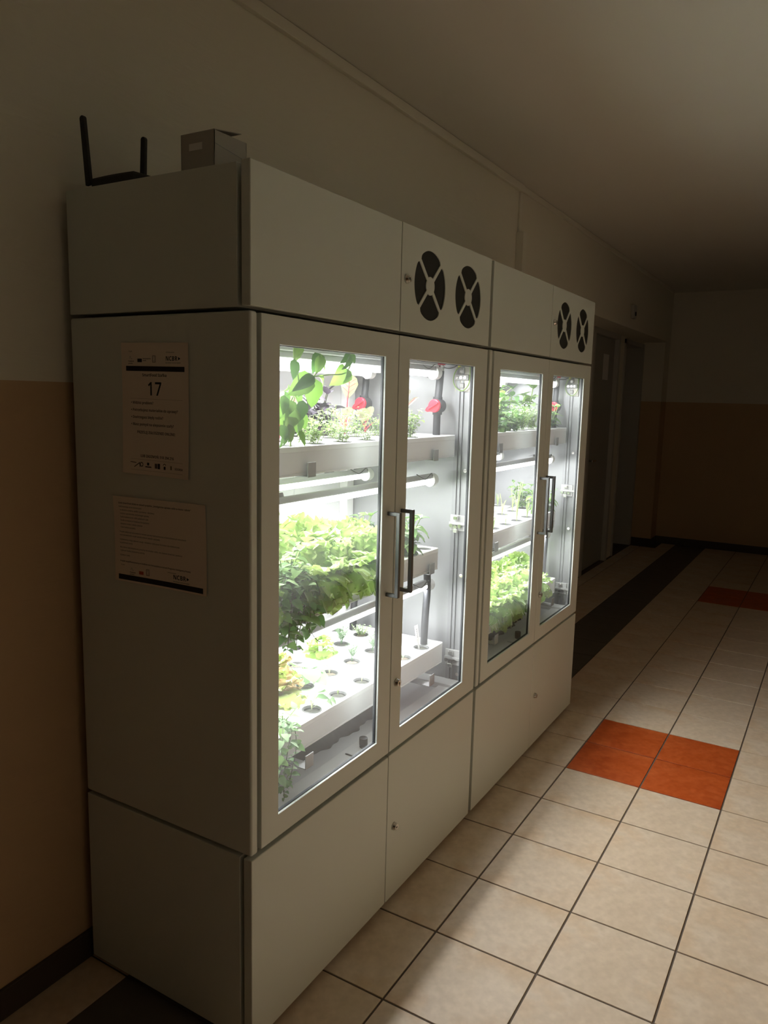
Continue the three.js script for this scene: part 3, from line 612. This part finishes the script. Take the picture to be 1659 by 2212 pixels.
{
  const g = plant('chard_plant', 'chard with one tall upright red-veined leaf', 'chard', 0, 'top', 2, 6, HERB);
  obj('stalk', tube([[0, 0, 0], [0.004, 0.06, 0.004], [0.006, 0.125, 0.006]], 0.003, 10, 7), stemRed, g);
  const l = leafBetween(g, LG.chard[0], LM.chard[0], [0.006, 0.115, 0.006], [0.01, 0.196, 0.012], 1.05, [-1, 0.1, 0.7]);
  obj('midrib', tube([[0, 0.012, 0], [0, 0.008, 0.45], [0, -0.02, 0.9]], 0.022, 8, 5), stemRed, l);
  for (const s of [-1, 1]) obj('vein', merge([0.25, 0.45, 0.62].map((v) => tube([[0, 0.012, v], [s * 0.14, 0.03, v + 0.13], [s * 0.24, 0.04, v + 0.2]], 0.009, 5, 4))), stemRed, l);
  chard(g, { n: 3, h: 0.06, size: 0.05 });
}
grow('purple_basil_plant', 'dark purple-leaved basil', 'basil', BAS, [[0, 'top', 2, 4, { h: 0.09 }], [0, 'top', 2, 5, { h: 0.10 }], [0, 'top', 3, 6, { h: 0.13 }], [0, 'top', 3, 5, { h: 0.09 }]], (g, o) => basil(g, { stems: 4, mats: LM.purple, size: 0.06, stemMat: stemDark, lean: 0.04, ...o }));
grow('parsley_plant', 'leafy pale green parsley bunch', 'parsley', HERB, [[0, 'top', 0, 6]], (g, o) => herbFoliage(g, { h: 0.085, R: 0.035, n: 170, s: [0.010, 0.02], ...o }));
// nearer cabinet, middle shelf
{
  const g = plant('mint_plant', 'dark bushy mint spilling over the channel edge', 'mint', 0, 'mid', 0, 1, HERB);
  basil(g, { h: 0.11, stems: 9, mats: LM.mint, size: 0.036, lean: 0.06, pairs: 7 });
  trailing(g, [[[0, 0, 0], [-0.02, 0.03, 0.04], [-0.05, -0.03, 0.062], [-0.055, -0.085, 0.06]], [[0, 0, 0], [0.01, 0.04, 0.045], [0.0, -0.02, 0.066], [-0.02, -0.09, 0.062]], [[0, 0, 0], [-0.04, 0.05, 0.03], [-0.08, 0.0, 0.055], [-0.085, -0.07, 0.06]], [[0, 0, 0], [0.03, 0.04, 0.04], [0.04, -0.03, 0.062], [0.05, -0.07, 0.066]], [[0, 0, 0], [-0.01, 0.05, 0.02], [-0.06, 0.06, 0.05], [-0.09, 0.03, 0.06]], [[0, 0, 0], [0.02, 0.06, 0.03], [0.05, 0.05, 0.05], [0.07, 0.0, 0.066]], [[0, 0, 0], [0, 0.03, 0.05], [-0.03, -0.04, 0.07], [-0.035, -0.11, 0.068]], [[0, 0, 0], [-0.03, 0.03, 0.05], [-0.065, -0.05, 0.07], [-0.07, -0.11, 0.068]], [[0, 0, 0], [0.02, 0.03, 0.05], [0.02, -0.04, 0.07], [0.015, -0.09, 0.07]]], LM.mint, 0.036);
  obj('bare_runner', tube([[0, 0, 0], [0.0, 0.01, 0.055], [0.01, -0.06, 0.066], [0.055, -0.115, 0.06], [0.085, -0.135, 0.055]], 0.001, 20, 5), stemDark, g);
}
grow('lettuce_plant', 'pale green frilly lettuce overhanging the channel', 'lettuce', LET, [[0, 'mid', 0, 2, { R: 0.115, n: 24, hang: 5 }], [0, 'mid', 0, 3, { R: 0.105, n: 22 }], [0, 'mid', 0, 4, { R: 0.115, n: 24, hang: 4 }], [0, 'mid', 1, 2, { R: 0.12, up: 0.1 }], [0, 'mid', 1, 3, { R: 0.16, up: 0.3 }], [0, 'mid', 1, 4, { R: 0.14, up: 0.25 }], [0, 'mid', 1, 5, { R: 0.12, up: 0.2 }]], (g, o) => lettuce(g, o));
grow('basil_plant', 'bright bushy sweet basil', 'basil', BAS, [[0, 'mid', 0, 6, { h: 0.12, stems: 7, pairs: 5, size: 0.058, lean: 0.05 }], [0, 'mid', 2, 7, { h: 0.10, stems: 4, size: 0.045 }], [0, 'mid', 1, 7, { h: 0.10, stems: 3 }]], (g, o) => basil(g, o));
grow('chive_plant', 'clump of thin upright chives', 'chives', CHV, [[0, 'mid', 2, 3, { n: 12, h: 0.16 }]], (g, o) => chives(g, o));
// nearer cabinet, bottom shelf
{
  const g = plant('mint_plant', 'thin mint runners trailing to the cabinet floor', 'mint', 0, 'bot', 0, 1, HERB);
  basil(g, { h: 0.05, stems: 4, mats: LM.squash, size: 0.03, lean: 0.03, pairs: 3 });
  trailing(g, [[[0, 0, 0], [-0.03, 0.02, 0.05], [-0.065, -0.03, 0.066], [-0.075, -0.09, 0.062], [-0.07, -0.15, 0.06]], [[0, 0, 0], [-0.02, 0.02, 0.05], [-0.03, -0.03, 0.066], [-0.045, -0.08, 0.066], [-0.06, -0.12, 0.066]], [[0, 0, 0], [-0.05, 0.03, 0.04], [-0.09, -0.02, 0.066], [-0.10, -0.10, 0.066]]], LM.mint.slice(1).concat(LM.squash), 0.026);
}
grow('lettuce_plant', 'young lettuce with reddish frilled tips', 'lettuce', LET, [[0, 'bot', 1, 2, { R: 0.085, mats: LM.redLettuce, up: 0.25 }], [0, 'bot', 2, 3, { R: 0.075, mats: LM.redLettuce, up: 0.3 }]], (g, o) => lettuce(g, o));
grow('lettuce_plant', 'small yellow-green lettuce', 'lettuce', LET, [[0, 'bot', 2, 5, { R: 0.055, n: 16, up: 0.15 }]], (g, o) => lettuce(g, o));
grow('nasturtium_plant', 'seedling with broad rounded grey-green leaves', 'seedling', SEED, [[0, 'bot', 1, 3]], (g) => { seedling(g, { n: 7, h: 0.055, size: 0.055, geos: LG.round }); });
{
  const g = plant('strawberry_plant', 'seedling with a leafy crown and bent runner', 'seedling', 0, 'bot', 0, 2, SEED);
  seedling(g, { n: 9, h: 0.045, size: 0.034, geos: LG.basil });
  obj('runner', tube([[0, 0.004, 0], [0.02, 0.012, 0.012], [0.05, 0.010, 0.02], [0.085, 0.004, 0.03]], 0.0009, 14, 5), stemPale, g);
  for (const [x, s] of [[0.04, 0.024], [0.055, 0.026], [0.062, 0.02]]) addLeaf(g, LG.basil[1], LM.squash[0], [x, 0.014, 0.02], rr(0, 2), -0.2, 0.4, s);
}
grow('seedling_plant', 'tiny pale seedling with a couple of leaves', 'seedling', SEED, [[0, 'bot', 0, 4, { n: 2, h: 0.03, size: 0.012 }], [0, 'bot', 1, 4, { n: 6, h: 0.03, size: 0.03 }], [0, 'bot', 0, 6, { n: 3, h: 0.02, size: 0.016 }], [0, 'bot', 0, 5, { n: 3, h: 0.025, size: 0.014 }]], (g, o) => seedling(g, o));
grow('dill_plant', 'thin feathery young dill', 'dill', HERB, [[0, 'bot', 1, 5], [0, 'bot', 1, 6, { h: 0.07 }], [0, 'bot', 2, 6, { h: 0.07, n: 9 }], [0, 'bot', 1, 7, { h: 0.08 }]], (g, o) => dill(g, o));
grow('grass_seedling', 'net pot with thin dry sprouts', 'seedling', SEED, [[0, 'bot', 0, 3]], (g) => chives(g, { n: 6, h: 0.018 }));
grow('net_pot', 'net pot without a plant', 'net pot', 'empty net pots', [[0, 'bot', 2, 4], [0, 'bot', 0, 7]], () => {});
// first holes, next to the left side walls
grow('parsley_plant', 'short pale parsley', 'parsley', HERB, [[0, 'top', 0, 0], [1, 'top', 0, 1]], (g) => herbFoliage(g, { h: 0.055, R: 0.04 }));
grow('lettuce_plant', 'smaller pale lettuce', 'lettuce', LET, [[0, 'mid', 0, 0, { R: 0.08 }], [0, 'mid', 1, 1, { R: 0.10 }], [1, 'bot', 0, 1, { R: 0.09 }], [1, 'bot', 0, 0, { R: 0.08 }]], (g, o) => lettuce(g, o));
grow('seedling_plant', 'small leafy seedling', 'seedling', SEED, [[0, 'bot', 0, 0, { n: 6, h: 0.035, size: 0.03 }], [0, 'bot', 1, 1, { n: 5, h: 0.03, size: 0.03 }]], (g, o) => seedling(g, o));
// farther cabinet
grow('basil_plant', 'tall bright basil reaching the lamp', 'basil', BAS, [[1, 'top', 0, 2, { h: 0.18, stems: 4, size: 0.055, pairs: 6 }], [1, 'top', 1, 5, { h: 0.17, stems: 4, size: 0.06, pairs: 6 }], [1, 'top', 1, 7, { h: 0.18, stems: 4, size: 0.06, pairs: 6 }], [1, 'top', 1, 4, { h: 0.12, stems: 3, size: 0.055 }], [1, 'top', 0, 7, { h: 0.10, stems: 4, size: 0.045 }]], (g, o) => basil(g, o));
grow('mint_plant', 'dense dark green mint bush', 'mint', HERB, [[1, 'top', 0, 3, { h: 0.10, stems: 7, pairs: 6 }], [1, 'top', 1, 6, { h: 0.10, stems: 5, pairs: 5 }]], (g, o) => basil(g, { mats: LM.mint, size: 0.036, lean: 0.05, ...o }));
grow('thyme_plant', 'fine-leaved grey-green thyme bush', 'herb', HERB, [[1, 'top', 0, 4], [1, 'top', 0, 5], [1, 'top', 0, 6]], (g, o) => herbFoliage(g, { h: 0.10, R: 0.055, n: 420, stems: 14, mats: LM.thyme, s: [0.007, 0.013], ...o }));
grow('chive_plant', 'few thin pale chive blades', 'chives', CHV, [[1, 'mid', 0, 2, { n: 3, h: 0.09 }], [1, 'mid', 0, 3, { n: 2, h: 0.05 }], [1, 'mid', 0, 4, { n: 6, h: 0.17 }], [1, 'mid', 0, 5, { n: 9, h: 0.09 }], [1, 'mid', 1, 5, { n: 8, h: 0.10 }], [1, 'mid', 1, 6, { n: 3, h: 0.12 }], [1, 'mid', 2, 7, { n: 6, h: 0.07 }]], (g, o) => chives(g, o));
grow('basil_plant', 'bushy small-leaved basil', 'basil', BAS, [[1, 'mid', 1, 7, { h: 0.12, stems: 6, pairs: 6, size: 0.04, lean: 0.05 }], [1, 'mid', 0, 6, { h: 0.10, stems: 5, pairs: 5, size: 0.04 }], [1, 'mid', 0, 7, { h: 0.09, stems: 4, pairs: 4, size: 0.045, lean: 0.04 }]], (g, o) => basil(g, o));
grow('lettuce_plant', 'yellow-green frilly lettuce spilling over the channel', 'lettuce', LET, [[1, 'bot', 0, 2, { R: 0.11, hang: 4 }], [1, 'bot', 0, 3, { R: 0.105, n: 24, hang: 4 }], [1, 'bot', 0, 4, { R: 0.105, hang: 3 }], [1, 'bot', 0, 5, { R: 0.09 }], [1, 'bot', 1, 4, { R: 0.11, up: 0.2 }], [1, 'bot', 1, 5, { R: 0.12, up: 0.3 }], [1, 'bot', 1, 6, { R: 0.10, up: 0.2 }], [1, 'bot', 1, 7, { R: 0.12, up: 0.3 }], [1, 'bot', 0, 6, { R: 0.085 }]], (g, o) => lettuce(g, o));

// ---------------------------------------------------------------- plant labels with handwriting
function canvasTex(w, h, draw) {
  const cv = document.createElement('canvas'); cv.width = w; cv.height = h; const x = cv.getContext('2d'); draw(x, w, h);
  const t = new THREE.CanvasTexture(cv); t.colorSpace = THREE.SRGBColorSpace; t.magFilter = THREE.LinearFilter; return t;
}
function plantTag(label, pos, h, turn, tilt, word) {
  const g = thing('plant_tag', label, 'plant tag', pos, 'white plant tags');
  const s = new THREE.Shape(); s.moveTo(-0.003, -0.012); s.lineTo(0.003, -0.012); s.lineTo(0.004, h * 0.22); s.lineTo(0.0075, h * 0.32); s.lineTo(0.0075, h); s.lineTo(-0.0075, h); s.lineTo(-0.0075, h * 0.32); s.lineTo(-0.004, h * 0.22); s.closePath();
  const m = obj('tag_stick', extrude(s, -0.0006, 0.0006, 0.0003), M.white, g);
  if (word) {
    const t = canvasTex(256, 64, (x, w, hh) => { x.fillStyle = '#f4f4f2'; x.fillRect(0, 0, w, hh); x.fillStyle = '#3a3d44'; x.font = 'bold 40px sans-serif'; x.textAlign = 'center'; x.textBaseline = 'middle'; [...word].forEach((ch, i) => x.fillText(ch, 34 + i * 47, 33)); });
    const p = new THREE.PlaneGeometry(h * 0.45, 0.011); p.rotateZ(-Math.PI / 2); p.translate(0, h * 0.66, 0.0009);
    obj('writing', p, new THREE.MeshStandardMaterial({ map: t, roughness: 0.6 }), m);
  }
  g.rotation.set(0, turn, tilt); return g;
}
plantTag('white tag with the handwritten letters KOPER beside the hose, bottom shelf', [holeX(7) - 0.008, CAB[0].lv.bot, ROWZ[0] - 0.004], 0.085, -0.35, 0.2, 'KOPER');
plantTag('blank white tag by the small lettuce, bottom shelf', [holeX(5) - 0.012, CAB[0].lv.bot, ROWZ[2] + 0.012], 0.055, -0.5, 0.04);

// ---------------------------------------------------------------- dark root debris below the bottom channels
for (const [ci, c] of CAB.entries()) {
  const n = 90, pos = [], idx = [], prof = 8;
  for (let i = 0; i <= n; i++) for (let j = 0; j <= prof; j++) {
    const x = 0.36 + i / n * 0.6, a = j / prof * Math.PI, e = Math.sin(Math.PI * Math.min(1, i / n)) ** 0.4;
    const wob = 0.7 + 0.3 * Math.sin(i * 0.33 + ci) * Math.cos(i * 0.17 + j * 0.6) + 0.1 * Math.sin(i * 0.8 + j * 1.1);
    pos.push(x, Math.sin(a) * 0.014 * wob * e, -0.20 - Math.cos(a) * 0.055 * (0.85 + 0.12 * Math.sin(i * 0.31 + ci * 2) + 0.06 * Math.sin(i * 0.83)) * e);
  }
  for (let i = 0; i < n; i++) for (let j = 0; j < prof; j++) { const a = i * (prof + 1) + j, b = a + 1, d = a + prof + 1; idx.push(a, b, d, b, d + 1, d); }
  const g = new THREE.BufferGeometry(); g.setAttribute('position', new THREE.Float32BufferAttribute(pos, 3)); g.setIndex(idx); g.computeVertexNormals();
  const m = obj('root_debris', g, M.debris); m.position.set(c.x, Y1 + 0.0155, 0);
  tag(m, `dark wet root debris on the floor of the ${c.say}`, 'debris'); m.userData.kind = 'stuff';
}

// ================================================================ THINGS ON AND ABOUT THE CABINETS
// printed sheets on the side
function sheet(name, label, w, h, tex, c, turn) {
  const g = new THREE.PlaneGeometry(w, h, 12, 12), p = g.attributes.position;
  for (let i = 0; i < p.count; i++) { const u = p.getX(i) / w * 2, v = p.getY(i) / h * 2; p.setZ(i, 0.0012 + 0.0022 * Math.pow(Math.abs(u * v), 2) + 0.0006 * Math.sin(u * 3 + v * 2)); }
  g.computeVertexNormals();
  const m = obj(name, g, new THREE.MeshStandardMaterial({ map: tex, roughness: 0.85, side: THREE.DoubleSide }));
  m.position.set(...c); m.rotation.order = 'YXZ'; m.rotation.set(0, -Math.PI / 2, turn);
  return tag(m, label, 'paper sheet', 'printed sheets on the cabinet side');
}
const logos = (x, X, Y, k, orange) => {            // row of funder logos
  x.fillStyle = '#222'; x.font = `bold ${9 * k}px sans-serif`; x.textAlign = 'left';
  x.fillText('Fundusze', X, Y + 22 * k); x.fillStyle = '#555'; x.fillText('polskie', X, Y + 33 * k);
  x.strokeStyle = '#666'; x.lineWidth = 1.2 * k; x.beginPath(); x.moveTo(X + 6 * k, Y + 8 * k); x.lineTo(X + 14 * k, Y - 6 * k); x.lineTo(X + 20 * k, Y + 8 * k); x.lineTo(X + 30 * k, Y + 6 * k); x.stroke();
  x.fillStyle = orange ? '#b4502a' : '#2a2320'; x.fillRect(X + 66 * k, Y + 6 * k, 32 * k, 17 * k);
  if (!orange) { x.fillStyle = '#222'; x.font = `bold ${8 * k}px sans-serif`; x.fillText('Rzeczpospolita', X + 104 * k, Y + 8 * k); x.fillText('Polska', X + 104 * k, Y + 18 * k); }
  const e = orange ? X + 118 * k : X + 174 * k;
  x.strokeStyle = '#333'; x.lineWidth = 2.4 * k; x.strokeRect(e, Y - 8 * k, 20 * k, 30 * k); x.strokeStyle = '#777'; x.lineWidth = 1.5 * k; x.strokeRect(e + 5 * k, Y - 2 * k, 10 * k, 18 * k);
};
const ncbr = (x, X, Y, k) => { x.fillStyle = '#1c2420'; x.font = `bold ${30 * k}px sans-serif`; x.textAlign = 'left'; x.fillText('NCBR', X, Y); const w = x.measureText('NCBR').width; x.beginPath(); x.moveTo(X + w + 5 * k, Y - 18 * k); x.lineTo(X + w + 20 * k, Y - 10 * k); x.lineTo(X + w + 5 * k, Y - 2 * k); x.closePath(); x.fill(); x.font = `${8.5 * k}px sans-serif`; x.fillStyle = '#3a4a44'; x.fillText('Narodowe Centrum Badań', X, Y + 13 * k); };
const PAPER = '#efe3d6';
const tex1 = canvasTex(724, 1024, (x) => {
  x.fillStyle = PAPER; x.fillRect(0, 0, 724, 1024);
  x.fillStyle = '#333'; x.font = '12px sans-serif'; x.fillText('Projekt', 82, 70); x.fillText('Dofinansowanie', 490, 76);
  logos(x, 76, 112, 1.55, false); ncbr(x, 484, 134, 1.55);
  x.fillStyle = '#241c18'; x.fillRect(48, 178, 634, 38);
  x.fillStyle = '#20241c'; x.textAlign = 'center'; x.font = 'bold 31px sans-serif'; x.fillText('SmartFood Szafka', 362, 256);
  x.font = 'bold 138px monospace'; x.fillText('17', 362, 398);
  x.strokeStyle = '#b0a294'; x.lineWidth = 2; x.beginPath(); x.moveTo(90, 428); x.lineTo(660, 428); x.moveTo(90, 905); x.lineTo(660, 905); x.moveTo(90, 990); x.lineTo(660, 990); x.stroke();
  x.textAlign = 'left'; x.fillStyle = '#2a211c'; x.font = 'bold 28px sans-serif';
  ['Widzisz problem?', 'Potrzebujesz materiałów do uprawy?', 'Dostrzegasz błędy roślin?', 'Masz pomysł na ulepszenie szafy?'].forEach((s, i) => x.fillText('• ' + s, 96, 470 + i * 56));
  x.textAlign = 'center'; x.font = 'bold 29px sans-serif'; x.fillText('PRZEŚLIJ ZGŁOSZENIE ONLINE:', 372, 700);
  x.font = 'bold 28px sans-serif'; x.fillText('LUB ZADZWOŃ: 510 294 216', 380, 886);
  // row of partner logos
  x.strokeStyle = '#2a241e'; x.lineWidth = 6; x.beginPath(); x.moveTo(128, 968); x.lineTo(186, 932); x.lineTo(190, 966); x.stroke(); x.beginPath(); x.arc(208, 944, 15, 0, 7); x.stroke(); x.lineWidth = 5; x.beginPath(); x.moveTo(86, 930); x.lineTo(150, 934); x.stroke();
  x.fillStyle = '#2a241e'; x.fillRect(268, 926, 22, 22); x.fillRect(248, 956, 66, 8); x.fillStyle = '#5a5148'; x.fillRect(352, 928, 28, 38); x.fillStyle = '#241a14'; x.fillRect(384, 926, 26, 42);
  x.beginPath(); x.arc(460, 938, 14, 3.3, 6.1); x.stroke(); x.fillRect(450, 944, 22, 24); x.fillStyle = '#7a6c4a'; x.fillRect(524, 934, 16, 30); x.fillStyle = '#3a332c'; x.font = 'bold 24px sans-serif'; x.textAlign = 'left'; x.fillText('EDORIA', 572, 962);
});
const tex2 = canvasTex(1024, 724, (x) => {
  x.fillStyle = PAPER; x.fillRect(0, 0, 1024, 724);
  x.fillStyle = '#2a211c'; x.textAlign = 'left'; x.font = 'bold 19px sans-serif';
  x.fillText('Szafa SmartFood działa w ramach projektu „Inteligentna uprawa roślin w domu i szkole"', 60, 62);
  x.font = '18px sans-serif';
  const P2 = ['realizowanego przez konsorcjum:', '   w składzie uczelnia, spółka i partnerzy – dostawcy', '   Instytut ogrodnictwa, technologie uprawy', '   Szafa badawcza do roślin jadalnych i ziół', '   Środki ze wsparcia Funduszy Europejskich', '   Badania smaku i jakości plonów', '   Czas trwania projektu'];
  P2.forEach((s, i) => x.fillText(s, 60, 92 + i * 29));
  const R = ['Projekt obejmuje opracowanie metody uprawy hydroponicznej w kontrolowanych warunkach', 'oraz sprawdzenie, w jaki sposób dobrać światło i pożywkę', '', 'Użytkownicy mogą zgłaszać uwagi o działaniu szafy przez formularz lub telefonicznie', 'w godzinach pracy', '', 'Aby zbiory były bezpieczne, prosimy nie dotykać roślin, nie otwierać drzwi bez opiekuna', 'i zgłaszać każdą zauważoną usterkę', '', 'Opiekun szafy', ''];
  let y = 306; for (const s of R) { x.fillText(s, 60, y); y += s ? 27 : 12; }
  x.font = 'bold 17px sans-serif'; x.fillText('Projekt współfinansowany ze środków Unii Europejskiej w ramach Programu Inteligentny Rozwój', 60, 556);
  x.font = '13px sans-serif'; x.fillText('Projekt', 70, 586); x.fillText('Dofinansowanie', 600, 588);
  logos(x, 170, 606, 1.6, true); ncbr(x, 660, 632, 1.75);
  x.fillStyle = '#241e1a'; x.fillRect(40, 664, 946, 44);
});
sheet('printed_notice', 'upright printed sheet with a large number 17, upper one on the cabinet side', 0.21, 0.297, tex1, [-0.0005, 1.497, -0.278], -0.012);
sheet('printed_notice', 'wide printed sheet of small text with a dark bar, below the upright sheet', 0.297, 0.205, tex2, [-0.0005, 1.191, -0.274], 0.012);

// router on top of the nearer cabinet
{
  const y = H - 0.002, g = thing('wifi_router', 'black router with two upright antennas on top of the nearer cabinet', 'router', [0.115, y, -0.435]);
  const s = new THREE.Shape(); s.moveTo(-0.085, -0.07); s.quadraticCurveTo(0, -0.082, 0.085, -0.07); s.quadraticCurveTo(0.092, 0, 0.085, 0.07); s.quadraticCurveTo(0, 0.085, -0.085, 0.07); s.quadraticCurveTo(-0.092, 0, -0.085, -0.07);
  const b = extrude(s, 0, 0.030, 0.007); b.rotateX(-Math.PI / 2);
  obj('router_body', b, M.black, g);
  const ant = (x, z, l, tx, tz) => { const q = extrude((() => { const a = new THREE.Shape(); a.moveTo(-0.0085, 0); a.lineTo(-0.0075, l - 0.007); a.absarc(0, l - 0.007, 0.0075, Math.PI, 0, true); a.lineTo(0.0085, 0); a.closePath(); return a; })(), -0.005, 0.005, 0.002); q.rotateY(Math.PI / 2); q.rotateX(tz); q.rotateZ(tx); q.translate(x, 0.014, z); obj('antenna', q, M.black, g); };
  ant(-0.085, -0.078, 0.155, 0, -0.10); ant(0.075, -0.078, 0.150, 0, 0.06);
}
// small carton with its flaps open
{
  const y = H - 0.002, g = thing('cardboard_box', 'small grey-white carton with open flaps at the cabinet top front corner', 'box', [0.085, y, -0.174]);
  const w = 0.10, d = 0.096, h = 0.082, t = 0.0015;
  obj('carton_wall', [B(-w / 2, -w / 2 + t, 0, h, -d / 2, d / 2), B(w / 2 - t, w / 2, 0, h, -d / 2, d / 2), B(-w / 2, w / 2, 0, h, -d / 2, -d / 2 + t), B(-w / 2, w / 2, 0, h, d / 2 - t, d / 2), B(-w / 2, w / 2, 0, t, -d / 2, d / 2)], M.card, g);
  const f1 = B(0, 0.085, 0, t, -d / 2, d / 2); f1.rotateZ(0.16); f1.translate(-w / 2, h, 0); obj('top_flap', f1, M.card, g);
  const f2 = B(0, 0.03, 0, t, -d / 2, d / 2); f2.rotateZ(-0.9); f2.translate(w / 2, h * 0.62, 0); obj('side_flap', f2, M.cardDark, g);
  obj('box_sticker', B(-w / 2 - 0.0006, -w / 2, 0.048, 0.062, -0.024, 0.014), M.white, g);
  const mark = new THREE.TorusGeometry(0.011, 0.0006, 6, 20); mark.translate(0.002, 0.018, d / 2 + 0.0003); obj('printed_ring', mark, M.rail, g);
  obj('printed_line', (() => { const q = B(-0.05, 0.05, -0.0006, 0.0006, d / 2, d / 2 + 0.0004); q.rotateZ(-0.12); q.translate(0, 0.05, 0); return q; })(), M.rail, g);
}
// notice on the far door and the small box above it
{
  const n = obj('paper_notice', B(5.83, 6.01, 1.74, 1.97, NICHE - 0.0197, NICHE - 0.018), M.white); tag(n, 'pale paper notice taped to the dark door beyond the cabinets', 'paper sheet');
  const s = thing('wall_sensor', 'small dark box high on the wall over the doorway', 'wall box', [5.64, 2.25, WALL]);
  obj('sensor_case', B(-0.05, 0.05, 0, 0.115, 0, 0.03, 0.006), M.frameDark, s); obj('sensor_lens', cyl(0.018, 0.008, 0, 0.04, 0.032, 'z', 16), M.black, s);
}

scene.traverse((o) => { if (o.isMesh) o.castShadow = o.receiveShadow = true; if (o.isLight) o.castShadow = true; });
renderer.render(scene, camera);
